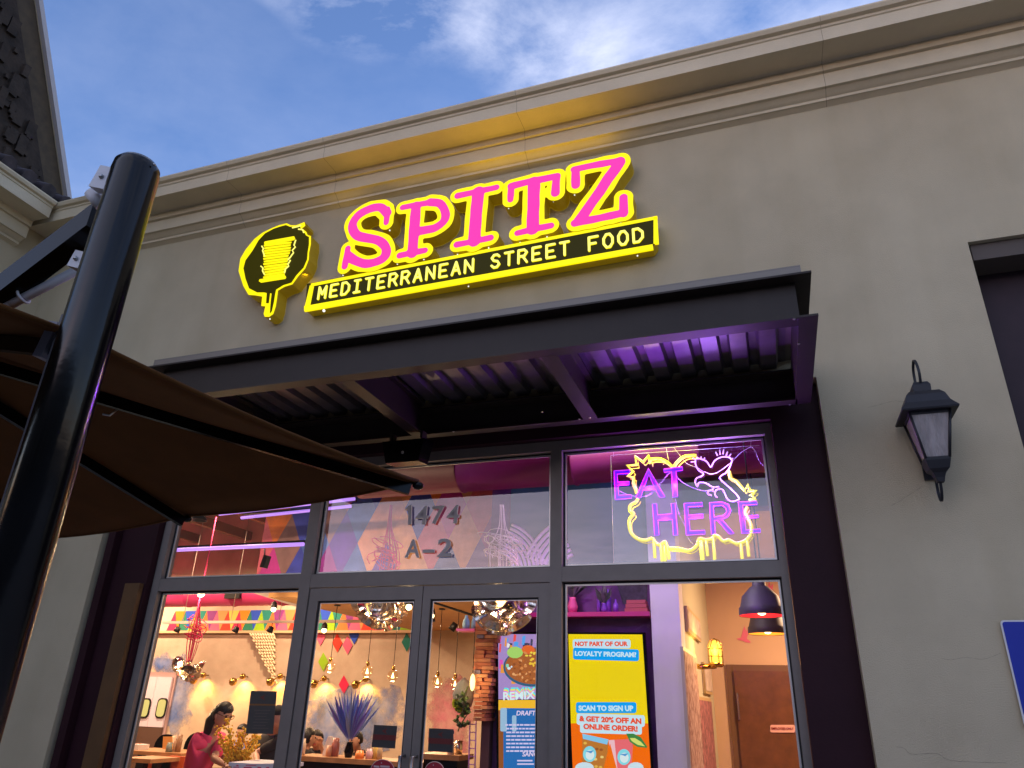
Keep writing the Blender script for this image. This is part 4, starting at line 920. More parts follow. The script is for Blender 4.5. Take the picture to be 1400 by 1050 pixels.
# ---- yellow blossom by the window
YF = thing('yellow_blossoms', 'bushy yellow blossom branches in front of the waitress', 'flowers', at(322, 1048, y=1.3)); rs = random.Random(9)
ym = mat('yellow_blossom', (.90, .52, .02), .7); base = at(322, 1056, y=1.3)
tips = [(300, 1000), (312, 992), (333, 1002), (345, 1010), (352, 1006), (325, 1012), (305, 1018), (318, 1020), (340, 1025), (310, 1008), (348, 1020), (330, 1035)]
for px, py in tips:
    tp = at(px, py, y=1.3 + rs.uniform(-.12, .12)); MB().tube([base, base.lerp(tp, .5) + Vector((rs.uniform(-.02, .02), 0, 0)), tp], .004, 5).build('branch', mat('twig', (.25, .14, .04), .8) if 'twig' not in bpy.data.materials else bpy.data.materials['twig'], YF)
    mb_ = MB()
    for k in range(60):
        c_ = base.lerp(tp, rs.uniform(.3, 1.08)) + Vector((rs.uniform(-1, 1), rs.uniform(-1, 1), rs.uniform(-1, 1))) * .034; mb_.ball(c_, rs.uniform(.008, .016), 5)
    mb_.build('blossom', ym, YF, kind='stuff')
MB().lathe(base + Vector((0, 0, -.18)), [(0, 0), (.05, 0), (.07, .09), (.05, .17), (.06, .2)], 16).build('vase', M['pillar'], YF)
# ---- leafy vine by the plank column
VP = thing('trailing_plant', 'trailing green leaves beside the plank column', 'plant', at(632, 975, y=1.85)); rs = random.Random(12)
gm_ = [mat('leaf_green', (.08, .14, .03), .6), mat('leaf_lime', (.42, .48, .03), .6), mat('leaf_dark', (.03, .06, .03), .6)]
for k in range(34):
    px = 631 + rs.uniform(-8, 10); py = 948 + rs.uniform(0, 45); big = (k in (3, 9, 20)); s = rs.uniform(3, 5) * (1.5 if big else 1); a_ = rs.uniform(0, 6)
    P = [(px + s * math.cos(a_ + g) * f, py + s * math.sin(a_ + g) * f) for g, f in ((0, 1.3), (.9, .8), (2, .85), (PI, .7), (4.3, .85), (5.4, .8))]
    q = [at(*p, y=1.85 + rs.uniform(-.08, .08)) for p in P]; c_ = sum(q, Vector()) / 6
    MB().add(q + [c_ + Vector((0, -.012, 0))], [(i, (i + 1) % 6, 6) for i in range(6)]).build('leaf', gm_[1] if big else gm_[k % 3 if k % 3 != 1 else 0], VP)
MB().tube(smooth_line([at(*p, y=1.86) for p in ((640, 938), (634, 955), (640, 972), (630, 990), (626, 1000))], 5), .006, 5).build('stem', gm_[0], VP)
# ---- plank column
PC = thing('plank_column', 'tall column of stacked orange timber planks of uneven length', 'column', at(665, 1000, y=1.85)); rs = random.Random(5)
pk = [mat('plank_orange', (.62, .20, .09), .7, noise=.15), mat('plank_red', (.52, .15, .07), .7, noise=.15), mat('plank_pale', (.70, .28, .13), .7, noise=.12), mat('plank_grey', (.20, .15, .22), .7)]
py = 846.0; k = 0
while py < 985:
    h = 5.4; x0 = 652 - (py - 846) * .045 + rs.uniform(-2, 2.5); x1 = 678 - (py - 846) * .10 + rs.uniform(-4, 3.5)
    cut = rs.random() < .55; xm_ = rs.uniform(x0 + 7, x1 - 7)
    for (xa, xb) in (((x0, xm_ - .3), (xm_ + .3, x1)) if cut else ((x0, x1),)):
        a, b = at(xa, py, y=1.8), at(xb, py + h - .5, y=1.8); yo = rs.uniform(-.015, .015)
        MB().box(a.x, b.x, 1.8 + yo, 2.04, b.z, a.z).build('plank', pk[3] if (xb - xa < 14 and rs.random() < .3) else pk[rs.randint(0, 2)], PC)
    py += h; k += 1
a = at(650, 985, y=1.92); b = at(662, 840, y=1.92); MB().box(a.x + .05, b.x + .09, 1.95, 2.045, .1, b.z + .8).build('post', mat('column_core', (.12, .05, .05), .8), PC)
# ladder shelf in violet metal, and glass lantern
LS = thing('ladder_rack', 'narrow violet ladder rack below the plank column', 'rack', at(646, 1000, y=1.9)); vm = mat('violet_metal', (.55, .22, .62), .4)
for px in (641.5, 650): MB().tube([at(px + 1, 985, y=1.9), at(px - 1.5, 1080, y=1.9)], .007, 6).build('upright', vm, LS)
for k in range(7): MB().tube([at(642, 990 + k * 11, y=1.9), at(650, 990.5 + k * 11, y=1.9)], .005, 5).build('rung', vm, LS)
t = thing('shelf', 'pink shelf with blue vases left of the plank column', 'shelf', at(638, 862, y=1.9)); a, b = at(626, 860, y=1.9), at(651, 863, y=1.9); MB().box(a.x, b.x, 1.86, 2.02, b.z, a.z).build('board', mat('pink_shelf', (.75, .12, .42), .5), t)
for px, w in ((637, .032), (647, .02)): q = at(px, 860, y=1.93); tag(MB().lathe(q, [(0, 0), (w, 0), (w * 1.2, .03), (w, .08), (w * .6, .1), (w * .5, .13)], 12).build('vase', mat('blue_vase', (.20, .38, .50), .4)), 'small blue vase on the pink shelf, %s' % ('left one' if px < 640 else 'nearer the planks'), 'vase')
q = at(646, 933, y=1.75); t = thing('glass_lantern', 'glowing frosted glass lantern beside the plank column', 'light', q)
MB().ball(q, .05, 12, 0, (.5, .5, 1.5)).build('glass', glow('lantern_glow', (1, .78, .25), 3.0), t); MB().tube([q + Vector((0, 0, .08)), q + Vector((0, 0, .5))], .004, 5).build('cord', M['dkmetal'], t); lamp('lantern_lamp', 'POINT', q + Vector((-.03, -.12, 0)), 3, (1, .7, .3), .04, parent=t)
t = tag(MB().lathe(at(634, 950, y=2.0), [(0, -.16), (.08, -.1), (.11, 0), (.08, .1), (0, .16)], 14).build('fern_globe', mat('grey_moss', (.30, .30, .30), .9, bump=1, bscale=30)), 'pale mossy globe behind the trailing plant', 'plant')

# ---- menu screens on the purple wall
YM = 1.92
def screen(lab, P, name='menu_screen'):
    t = thing(name, lab, 'screen', at(*P[3], y=YM)); (x0, y0), (x1, y1), (x2, y2), (x3, y3) = P
    fr = [(x0 - 3, y0 - 3), (x1 + 3.5, y1 - 3), (x2 + 3.5, y2), (x3 - 3, y3)]
    MB().prism([at(*p, y=YM) for p in fr], (0, .06, 0)).build('case', M['black'], t); return t
def E_(c, s=.95): 
    k = 'screen_%d_%d_%d' % tuple(int(v * 255) for v in c)
    return bpy.data.materials.get(k) or mat(k, (0, 0, 0), .25, emit=c, es=s)
s1 = screen('tall menu screen showing a food bowl above a blue drinks list', [(681, 867), (774, 867), (776, 1075), (682, 1075)])
decal([(681, 867), (774, 867), (774.5, 956), (681.5, 956)], YM - .003, E_((.42, .28, .62)), s1, 'picture_ground')
rs = random.Random(21)
for k in range(44):
    px = rs.uniform(681, 772); py = rs.uniform(867, 925) if px > 742 or k % 2 else rs.uniform(867, 884); w = rs.uniform(2, 6); h = rs.uniform(5, 14)
    decal([(px, py), (min(774, px + w), py + 1), (min(774, px + w - 1), py + h), (px - 1 if px > 683 else px, py + h)], YM - .0045 - .0001 * k, E_(rs.choice([(.9, .1, .1), (.05, .05, .12), (.9, .75, .1), (.1, .4, .9), (.8, .1, .5), (.9, .9, .9), (.9, .35, .05)])), s1, 'paint_stroke', .001)
decal([p for p in circ(729, 912, 41, 27, 30)], YM - .012, E_((.03, .12, .22)), s1, 'bowl_rim'); decal(circ(729, 911, 38.5, 24.5, 30), YM - .014, E_((.42, .12, .03)), s1, 'bowl_inside')
decal(circ(704, 892, 11, 8, 14), YM - .016, E_((.42, .72, .16)), s1, 'guacamole'); decal(circ(722, 888, 9, 6, 12), YM - .016, E_((.85, .15, .03)), s1, 'salsa')
k2 = 0
for k in range(120):
    a_ = rs.uniform(0, 2 * PI); q_ = math.sqrt(rs.random()); px = 729 + 36 * q_ * math.cos(a_); py = 911 + 22 * q_ * math.sin(a_)
    if (px - 704) ** 2 + (py - 892) ** 2 < 90: continue
    corn = px > 720 and py < 910; col = rs.choice([(.95, .72, .08), (.95, .6, .05)]) if corn else rs.choice([(.75, .28, .08), (.5, .14, .03), (.9, .42, .16), (.3, .08, .02)])
    if px < 700 and py < 918: col = rs.choice([(.75, .9, .95), (.3, .75, .5)])
    decal(circ(px, py, rs.uniform(1.3, 2.6), rs.uniform(1.2, 2.2), 7), YM - .018 - .00005 * k, E_(col), s1, 'food_piece', .0008)
for dx_, dy_, c, dd in ((1.5, -6, (.1, .85, .95), 0), (.8, -3.8, (.95, .85, .1), 1), (.4, -1.8, (.9, .3, .7), 2), (0, 0, (.72, .95, .98), 3)):
    text('REMIX B', (688 + dx_, 957 + dy_), (744 + dx_, 955 + dy_), 11, YM - .02 - .0015 * dd, 'headline', E_(c), s1, .001, .022)
decal([(681.5, 957), (774, 957), (774, 971), (681.5, 971)], YM - .004, E_((.98, .55, .03)), s1, 'orange_band'); decal([(681.5, 971), (688, 971), (688.5, 1075), (682, 1075)], YM - .0037, E_((.30, .09, .02)), s1, 'wood_strip'); decal([(688, 968), (776, 969), (776, 1075), (688.5, 1075)], YM - .0046, E_((.02, .16, .48)), s1, 'blue_panel')
for px, w, h in ((684, 9, 22), (700, 6, 12)): decal(rr(px, 1030 - h - 40, px + w, 1000, 2), YM - .0052, E_((.35, .55, .75)), s1, 'glass_picture')
text('DRAFT B', (706, 978), (739, 978), 6.5, YM - .006, 'heading', E_((.85, .7, .95)), s1, .001, .02, .15)
rs = random.Random(4)
for k in range(8):
    x = 692 if k else 691; xe = 738 + rs.uniform(-9, 2); px = x
    while px < xe:
        w = rs.uniform(3, 8); decal([(px, 990 + k * 5.1), (min(px + w, xe), 990 + k * 5.1), (min(px + w, xe), 992.2 + k * 5.1), (px, 992.2 + k * 5.1)], YM - .006, E_((.7, .62, .9)), s1, 'small_print', .001); px += w + 1
text('SANG', (714, 1034), (735, 1034), 6.5, YM - .006, 'heading', E_((.85, .7, .95)), s1, .001, .02, .15)
for k in range(2): decal([(707, 1039 + 4.6 * k), (728 + 2 * k, 1039 + 4.6 * k), (728 + 2 * k, 1041 + 4.6 * k), (707, 1041 + 4.6 * k)], YM - .006, E_((.7, .62, .9)), s1, 'small_print', .001)
# yellow loyalty screen
YM = 1.88
s2 = screen('yellow and orange loyalty program screen with drinks at its foot', [(777, 867), (878, 867.5), (891, 1075), (784, 1075)])
decal([(777, 867), (878, 867.5), (886, 989), (780.5, 989)], YM - .003, E_((.93, .70, .0)), s2, 'yellow_ground'); decal([(780.5, 989), (886, 989), (891, 1075), (784, 1075)], YM - .003, E_((.98, .16, .0)), s2, 'orange_ground')
pb = E_((.60, .84, .95)); sb_ = E_((.0, .38, .93)); rd = E_((.90, .08, .02))
decal(rr(783, 874, 862, 886.5, 3, skew=(0, .0)), YM - .005, pb, s2, 'caption_box'); decal(rr(783.5, 885.5, 873.5, 901.5, 3, skew=(0, .028)), YM - .006, sb_, s2, 'caption_box')
text('NOT PART OF OUR', (786, 883), (858.5, 883), 5.9, YM - .0075, 'caption', rd, s2, .001, .05); text('LOYALTY PROGRAM?', (786, 896.2), (870, 898.2), 6.3, YM - .0085, 'caption', pb, s2, .001, .05)
decal(rr(787.5, 960, 870, 975, 3), YM - .006, sb_, s2, 'caption_box'); text('SCAN TO SIGN UP', (791, 971.5), (866, 971.8), 7, YM - .0085, 'caption', pb, s2, .001, .055)
decal(rr(788.5, 975.2, 881.5, 991, 3, skew=(0, .03)), YM - .0055, pb, s2, 'caption_box'); decal(rr(793, 987, 877.5, 1002, 3, skew=(0, .03)), YM - .0057, pb, s2, 'caption_box')
text('& GET 20% OFF AN', (792, 985.5), (877, 989.5), 7, YM - .008, 'caption', rd, s2, .001, .055); text('ONLINE ORDER!', (797.5, 996.3), (872, 1000), 7, YM - .008, 'caption', rd, s2, .001, .055)
decal([(796, 1003), (832, 1011), (828, 1060), (796, 1060)], YM - .005, E_((.55, .20, .03)), s2, 'iced_tea'); decal([(796, 1003), (832, 1011), (830, 1018), (797, 1010)], YM - .006, E_((.25, .62, .90)), s2, 'glass_rim')
for k in range(14): decal(circ(800 + (k * 7) % 27, 1016 + (k * 11) % 34, 2.6, 2, 6), YM - .0065, E_([(.85, .5, .08), (.35, .1, .02), (.9, .65, .2)][k % 3]), s2, 'ice_cube', .0008)
decal([(832, 1012), (866, 1010), (862, 1062), (838, 1062)], YM - .0055, E_((.88, .16, .18)), s2, 'pink_drink'); decal([(832, 1012), (840, 1011.5), (845, 1060), (838, 1062)], YM - .006, E_((.92, .55, .60)), s2, 'glass_shine')
decal([(822, 1062), (834, 1016), (846, 1062)], YM - .0075, E_((.98, .18, .0)), s2, 'orange_cone')
for px, py in ((806, 1031), (853, 1035)):
    decal(circ(px, py, 9, 11, 18), YM - .009, E_((.25, .75, .85)), s2, 'round_badge'); decal(circ(px + .5, py + 1, 6, 7, 14), YM - .0105, E_((.75, .88, .90)), s2, 'badge_inner'); decal([(px - 6, py - 4), (px + 6, py - 5), (px + 2, py - 1)], YM - .0115, E_((.1, .35, .7)), s2, 'badge_mark')
lime = [(856, 1003), (866, 1003), (876, 1008), (885, 1021), (884, 1022.5), (871, 1021), (861, 1014)]
decal(lime, YM - .0095, E_((.05, .25, .06)), s2, 'lime_rind'); decal([(861, 1009), (868, 1009), (876, 1014), (882, 1020.5), (872, 1018.5), (864, 1013.5)], YM - .0105, E_((.72, .80, .18)), s2, 'lime_flesh')
for px, w in ((786, 26), (858, 22)): decal(circ(px + w / 2, 1050, w / 2, 8, 14), YM - .011, E_((.65, .82, .9)), s2, 'napkin')
# shelf above the yellow screen
SH = thing('magenta_shelf', 'magenta shelf with plant, bottles and boxes above the yellow screen', 'shelf', at(830, 842, y=1.95))
a, b = at(776, 838, y=1.9), at(890, 843, y=1.9); MB().box(at(680, 840, y=1.9).x, -1.065, 1.84, 2.045, b.z, a.z).build('board', mat('magenta_board', (.50, .03, .18), .4), SH)
zs = a.z
t = plant('trailing_plant', 'dark trailing plant in pink pot on the magenta shelf', 'plant', (at(783, 838, y=1.93).x, 1.93, zs), None, [mat('dusky_leaf', (.05, .05, .05), .6), mat('dusky_leaf_pale', (.12, .10, .12), .6)], 46, .34, .03, 8, 1.0, .05, mat('pink_pot', (.75, .10, .30), .5), .5)
t = plant('leafy_plant', 'small dark plant in violet vase on the magenta shelf', 'plant', (at(826, 838, y=1.93).x, 1.93, zs), None, [bpy.data.materials['dusky_leaf'], bpy.data.materials['dusky_leaf_pale']], 26, .2, .02, 5, .9, .03, mat('violet_glaze', (.20, .06, .45), .2))
for px, w, h, lab in ((819, .022, .2, 'slim violet bottle left of the violet vase'), (832, .026, .22, 'tall violet bottle right of the violet vase'), (843, .024, .12, 'squat violet jar beside the boxes')):
    q = Vector((at(px, 838, y=1.95).x, 1.95 - (.03 if px > 840 else 0), zs)); tag(MB().lathe(q, [(0, 0), (w, 0), (w, h * .65), (w * .4, h * .8), (w * .4, h)], 14).build('bottle', mat('violet_glass', (.22, .07, .50), .15)), lab, 'bottle')
for k in range(3):
    x0 = at(856, 838, y=1.93).x; tag(MB().box(x0 + k * .01, x0 + .21 - k * .008, 1.86, 2.0, zs + k * .036, zs + k * .036 + .033).build('book', mat('red_cover', (.45, .08, .10), .6)), ['bottom red book of the pile on the magenta shelf', 'middle red book of the pile on the magenta shelf', 'top red book of the pile on the magenta shelf'][k], 'book')
decalP = tag(decal([(843, 797), (885, 797), (885, 826), (852, 826)], 2.045, mat('dark_picture', (.04, .03, .05), .5, noise=.5, nscale=20), None, 'framed_picture', .004), 'dark picture on purple wall above the red books', 'picture')
lamp('shelf_fill_light', 'POINT', (-1.9, 1.45, 2.66), 5, (.8, .25, 1), .02, parent=bpy.data.objects['tube_light'])  # unseen violet fill added near the shelf, kept behind the transom rail

# ---- corridor on the right: frames, cage lamp, door, pendants, birds
def wallframe(ya_, yb_, z0, z1, lab, m_in, mfr):
    t = thing('picture_frame', lab, 'picture', (-.79, (ya_ + yb_) / 2, z0)); MB().box(-.797, -.77, ya_, yb_, z0, z1).build('frame', mfr, t); MB().box(-.769, -.766, ya_ + .03, yb_ - .03, z0 + .03, z1 - .03).build('picture', m_in, t)
gold = mat('gilt_frame', (.50, .36, .18), .5); pics = [mat('faded_print', (.5, .42, .36), .7, noise=.4, nscale=14), mat('pink_collage', (.45, .10, .14), .7, noise=.7, nscale=16, col2=(.6, .45, .42)), mat('dark_collage', (.12, .05, .06), .7, noise=.7, nscale=18, col2=(.5, .2, .22))]
def sz(px, py): v = at(px, py, x=-.77); return v.y, v.z
y1_, z1_ = sz(939, 828); y2_, z2_ = sz(957, 850); wallframe(y1_, y2_, sz(940, 862)[1], z1_, 'upper pale print in thin frame, left wall of corridor', pics[0], gold)
y1_, z1_ = sz(934, 884); y2_ = sz(952, 900)[0]; wallframe(y1_, y2_, .9, z1_, 'tall pink collage frame nearest the white pillar', pics[1], mat('pale_frame', (.5, .45, .36), .5))
y1_, z1_ = sz(955, 952); y2_ = sz(973, 965)[0]; wallframe(y1_, y2_, .8, z1_, 'dark collage frame behind the pink collage', pics[2], gold)
y1_, z1_ = sz(962, 905); y2_ = sz(972, 915)[0]; wallframe(y1_, y2_, sz(966, 948)[1], z1_, 'narrow orange framed print behind the cage lamp', pics[0], gold)
q = at(978, 893, y=2.9); CL = thing('cage_lamp', 'glowing bulkhead lamp in wire cage on bracket, corridor wall', 'light', q)
MB().lathe(q + Vector((0, 0, -.09)), [(.055, 0), (.06, .02), (.06, .15), (.04, .2), (0, .215)], 16).build('glass', glow('cage_lamp_glow', (1, .62, .08), 1.5), CL)
for k in range(6):
    a_ = k * PI / 3; MB().tube([q + Vector((math.cos(a_) * .068, math.sin(a_) * .068, -.09)), q + Vector((math.cos(a_) * .068, math.sin(a_) * .068, .07)), q + Vector((math.cos(a_) * .045, math.sin(a_) * .045, .12)), q + Vector((0, 0, .138))], .0045, 5).build('cage_wire', M['brass'], CL)
for h in (-.03, .04): MB().tube([q + Vector((math.cos(g * PI / 8) * .068, math.sin(g * PI / 8) * .068, h)) for g in range(16)], .0045, 5, closed=True).build('cage_ring', M['brass'], CL)
MB().lathe(q + Vector((0, 0, -.13)), [(.0, 0), (.06, 0), (.075, .02), (.075, .04), (0, .04)], 16).build('base', M['brass'], CL)
MB().tube([q + Vector((0, 0, -.12)), q + Vector((-.16, .0, -.13)), (-.79, q.y, q.z - .12)], .025, 8).build('bracket', M['brass'], CL)
lamp('cage_lamp_light', 'POINT', q + Vector((.0, -.12, .02)), 9, (1, .55, .14), .05, parent=CL)
def dome(px, py, y, w, m_in, lab, shade_m):
    q = at(px, py, y=y); r = w / 2; t = thing('pendant_lamp', lab, 'pendant lamp', q, 'dome pendant lamps')
    MB().lathe(q, [(r, 0), (r * 1.0, .02 * w / .3), (r * .99, .33 * r), (r * .93, .38 * r), (r * .80, .85 * r), (r * .42, 1.25 * r), (r * .30, 1.32 * r), (r * .28, 1.85 * r), (r * .2, 1.95 * r), (0, 1.96 * r)], 32).build('shade', shade_m, t)
    MB().lathe(q, [(r * .985, .004), (r * .95, .33 * r), (r * .75, .8 * r), (0, 1.2 * r)], 32).build('inner_shade', m_in, t)
    MB().tube([q + Vector((0, 0, 1.95 * r)), (q.x, q.y, 4.4 if y < 2.3 else 3.34)], .006, 6).build('cord', M['dkmetal'], t); MB().ball(q + Vector((0, 0, .25 * r)), .04, 10).build('bulb', M['warmbulb'], t)
    lamp('pendant_light', 'POINT', q + Vector((0, 0, .05)), 7, (1, .45, .22), .03, parent=t)
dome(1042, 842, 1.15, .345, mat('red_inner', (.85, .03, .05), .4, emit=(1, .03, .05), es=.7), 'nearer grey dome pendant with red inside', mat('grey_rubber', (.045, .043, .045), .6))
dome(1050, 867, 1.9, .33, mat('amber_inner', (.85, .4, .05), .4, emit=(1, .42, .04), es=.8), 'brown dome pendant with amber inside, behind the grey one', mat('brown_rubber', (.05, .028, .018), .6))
CD = thing('corridor_door', 'dark brown door with notice in the peach corridor wall', 'door', (-.2, 4.85, 0))
a = at(1003, 917, y=4.88); MB().box(a.x - .09, 1.2, 4.87, 4.898, 0, a.z + .07).build('door_frame', mat('dark_door_frame', (.16, .08, .035), .5), CD); MB().box(a.x, 1.1, 4.84, 4.868, 0, a.z).build('leaf', mat('dark_door', (.14, .055, .02), .35, noise=.2), CD)
MB().box(a.x + .01, a.x + .03, 4.82, 4.84, a.z - .55, a.z - .25).build('hinge', M['chrome'], CD)
P = rr(1053, 991, 1087, 1001.5, 2); decal(P, 4.83, mat('notice_pink', (.75, .42, .36), .5), CD, 'notice'); text('EMPLOYEES ONLY', (1055, 997.6), (1085.5, 997.8), 3.4, 4.826, 'notice_lettering', mat('notice_ink', (.25, .02, .02), .5), CD, .001, .02)
decal([(1088, 994), (1092, 994), (1092, 1005), (1089, 1005)], 4.83, mat('sticker_yellow', (.8, .6, .05), .5), CD, 'sticker')
bird_m = mat('pink_bird_paint', (.72, .16, .28), .8)
for k, (px, py, s, lab) in enumerate(((1018, 870, 1.0, 'pink painted bird in flight left of the dome pendants'), (1052, 808, .9, 'pink painted bird above the grey dome pendant'), (1068, 822, .8, 'pink painted bird cut by the window frame'))):
    P = [(-11, 3), (-5, 2), (-3, -6), (0, -14), (2, -7), (6, -12), (5, -3), (3, 3), (8, 7), (8, 9), (1, 8), (-3, 6), (-8, 5)]
    tag(decal([(px + a_ * s, py + b_ * s) for a_, b_ in P], 4.893, bird_m, None, 'painted_bird', .004), lab, 'mural')
# ---- notices on the glass
def sheet(P, y, lab, kind):
    t = thing('posted_notice', lab, 'notice', at(*P[3], y=y)); decal(P, y, mat('grey_paper_back', (.055, .05, .048), .7), t, 'sheet', .002)
    (x0, y0), (x1, y1), (x2, y2), (x3, y3) = P
    def q(u, v): return (x0 + (x1 - x0) * u + (x3 - x0) * v + (x2 - x1 - x3 + x0) * u * v, y0 + (y1 - y0) * u + (y3 - y0) * v + (y2 - y1 - y3 + y0) * u * v)
    def bar(u0, v0, u1, v1, m, n): decal([q(u0, v0), q(u1, v0), q(u1, v1), q(u0, v1)], y - .002, m, t, n, .001)
    rdm = mat('dull_red_print', (.17, .02, .015), .7); 
    if kind == 'long':
        bar(0, .30, 1, .34, mat('dull_orange_print', (.25, .09, .01), .7), 'stripe')
        for k in range(7): bar(.22 + .05 * (k % 2), .44 + k * .07, .82 - .06 * (k % 3), .465 + k * .07, mat('dull_print', (.10, .075, .07), .7), 'print_line')
    else: bar(0, .42, 1, .66, rdm, 'stripe')
    decal([q(.36, .15 if kind == 'long' else .25), q(.58, .08 if kind == 'long' else .12), q(.52, .15 if kind == 'long' else .25), q(.58, .22 if kind == 'long' else .38)], y - .002, rdm, t, 'arrow_mark', .001)
sheet([(343, 944.5), (378.5, 945), (373, 1003.5), (336, 1003)], .245, 'long dark notice taped to the left window', 'long')
sheet([(511.5, 991), (543, 992.5), (540, 1023.5), (508, 1021.5)], .225, 'dark notice with red stripe on the left door glass', 'sq')
sheet([(586.5, 995.5), (620, 997), (619, 1029), (585, 1027)], .225, 'dark notice with red stripe on the right door glass', 'sq')
for px, lab in ((523, 'round dark red sticker low on the left door glass'), (594, 'round dark red sticker low on the right door glass')):
    t = thing('round_sticker', lab, 'sticker', at(px, 1052, y=.222)); decal(circ(px, 1053, 16.5 if px < 550 else 13, 15 if px < 550 else 12, 24), .222, mat('sticker_red', (.42, .01, .03), .6), t, 'disc', .002)
    ink = bpy.data.materials.get('sticker_ink') or mat('sticker_ink', (.6, .5, .5), .6)
    MB().tube([at(*p, y=.2205) for p in circ(px, 1053, 16 if px < 550 else 12.5, 14.5 if px < 550 else 11.5, 24)], .0022, 5, closed=True).build('rim', ink, t)
    decal(circ(px - 1.5, 1043 if px < 550 else 1046, .8, .8, 8), .219, ink, t, 'dot', .001)
    if px < 550:
        for xa, xb in ((511, 518.5), (520, 532.5)): decal([(xa, 1046.4), (xb, 1047.1), (xb, 1049.6), (xa, 1049.2)], .219, ink, t, 'worn_print', .001)
# ---- house number on the transom
AN = thing('house_number', 'grey block house number 1474 A-2 on the centre transom glass', 'number', at(590, 730, y=.225))
nm = mat('brushed_number', (.42, .38, .37), .6, metal=.0)
def chars(s, xs, y1, hpx, w):
    for ch_, x in zip(s, xs):
      if ch_ == '1':
        yb_ = y1 + (xs[0] - x) * .03; P1_ = [(x + 3, yb_ - hpx + 6), (x + 3, yb_ - hpx + 3.5), (x + 8.5, yb_ - hpx - 1), (x + 11.5, yb_ - hpx - 1), (x + 11.5, yb_ - .5), (x + 7, yb_), (x + 7, yb_ - hpx + 5)]
        MB().prism([at(*p, y=.222) for p in P1_], (0, -.014, 0)).build('numeral', nm, AN)
      else: text(ch_, (x, y1 + (xs[0] - x) * .03), (x + (w if ch_ not in '1-' else w * (.62 if ch_ == '1' else .8)), y1 + (xs[0] - x - w) * .03), hpx, .222, 'numeral', nm, AN, .014, .014)
chars('1474', (552, 568.5, 590, 611), 717.5, 25, 16.5)
chars('A-2', (554, 578, 598), 762.5, 25, 20)
# ---- tables, counters and what stands on them
def table(x0, x1, y0, y1, z, lab, leg=True, name='table'):
    t = thing(name, lab, 'table', ((x0 + x1) / 2, (y0 + y1) / 2, 0)); MB().box(x0, x1, y0, y1, z - .045, z).build('tabletop', M['tabletop'], t)
    for xx in (x0 + .12, x1 - .12): MB().box(xx - .04, xx + .04, (y0 + y1) / 2 - .04, (y0 + y1) / 2 + .04, 0, z - .046).build('leg', M['dkmetal'], t)
a = at(176, 1024, y=4.2); b = at(262, 1026, y=4.2); zt5 = a.z
table(a.x, b.x, 4.0, 4.7, zt5, 'wooden table with condiments in the left window')
table(at(175, 1036, y=3.0).x, at(215, 1036, y=3.0).x, 2.9, 3.4, at(190, 1036, y=3).z, 'low wooden table end at the left window edge')
rs = random.Random(2)
def jar(px, base_z, y, w, h, col, lab, name='jar', cat='jar', rough=.3):
    q = at(px, 1000, y=y); tag(MB().lathe((q.x, y, base_z), [(0, 0), (w, 0), (w, h * .7), (w * .8, h * .75), (w * .8, h), (0, h)], 12).build(name, mat(name + '_paint', col, rough)), lab, cat)
jar(240, zt5, 4.2, .04, .20, (.75, .55, .4), 'pale bottle on the left window table', 'bottle', 'bottle'); jar(248, zt5, 4.2, .04, .22, (.35, .2, .12), 'tall brown bottle at the table end, left window', 'bottle', 'bottle'); jar(236, zt5, 4.1, .045, .12, (.2, .25, .25), 'dark jar between the menu card and bottles'); jar(193, zt5, 4.2, .05, .08, (.4, .2, .15), 'small cup at left end of the table', 'cup', 'cup')
P = [at(223, 1007, y=4.1), at(235, 1007, y=4.1), at(236, 1024, y=4.1), at(222, 1024, y=4.1)]; tag(MB().prism(P, (0, .01, 0)).build('menu_card', mat('orange_card', (.75, .35, .10), .6)), 'orange menu card standing on the left window table', 'card')
q = at(183, 1020, y=4.1); tag(MB().box(q.x - .09, q.x + .09, 4.1, 4.3, zt5, zt5 + .07).build('napkin_box', M['pillar']), 'white napkin box on the left window table', 'box')
def chair(px, y, m, lab):
    q = at(px, 1040, y=y); t = thing('chair', lab, 'chair', (q.x, y, 0)); zb_ = at(px, 1034, y=y).z
    P = rrect(q.x - .24, q.x + .24, zb_ - .45, zb_, .1); MB().prism([(u, y, v) for u, v in P], (0, .03, 0)).build('backrest', m, t); MB().box(q.x - .24, q.x + .24, y + .03, y + .48, zb_ - .5, zb_ - .45).build('seat', m, t)
    for sx in (-.2, .2):
        for yy in (.06, .44): MB().tube([(q.x + sx, y + yy, 0), (q.x + sx * .9, y + yy, zb_ - .5)], .014, 6).build('leg', M['dkmetal'], t)
chair(214, 3.4, M['orange'], 'orange moulded chair below the left window table'); chair(243, 3.4, M['orange'], 'orange moulded chair nearest the waitress')
def darkchair(px, py, y, lab):
    q = at(px, py, y=y); t = thing('chair', lab, 'chair', (q.x, y, 0)); MB().prism([(u, y, v) for u, v in rrect(q.x - .24, q.x + .24, q.z - .5, q.z, .2)], (0, .04, 0)).build('backrest', M['black'], t); MB().box(q.x - .22, q.x + .22, y + .04, y + .45, q.z - .55, q.z - .5).build('seat', M['black'], t)
    for sx in (-.18, .18):
        for yy in (.08, .4): MB().tube([(q.x + sx, y + yy, 0), (q.x + sx, y + yy, q.z - .55)], .014, 6).build('leg', M['dkmetal'], t)
darkchair(229, 1004, 6.2, 'black round-backed chair behind the menu card')
darkchair(272, 1002, 5.2, 'black round-backed chair just behind the waitress')
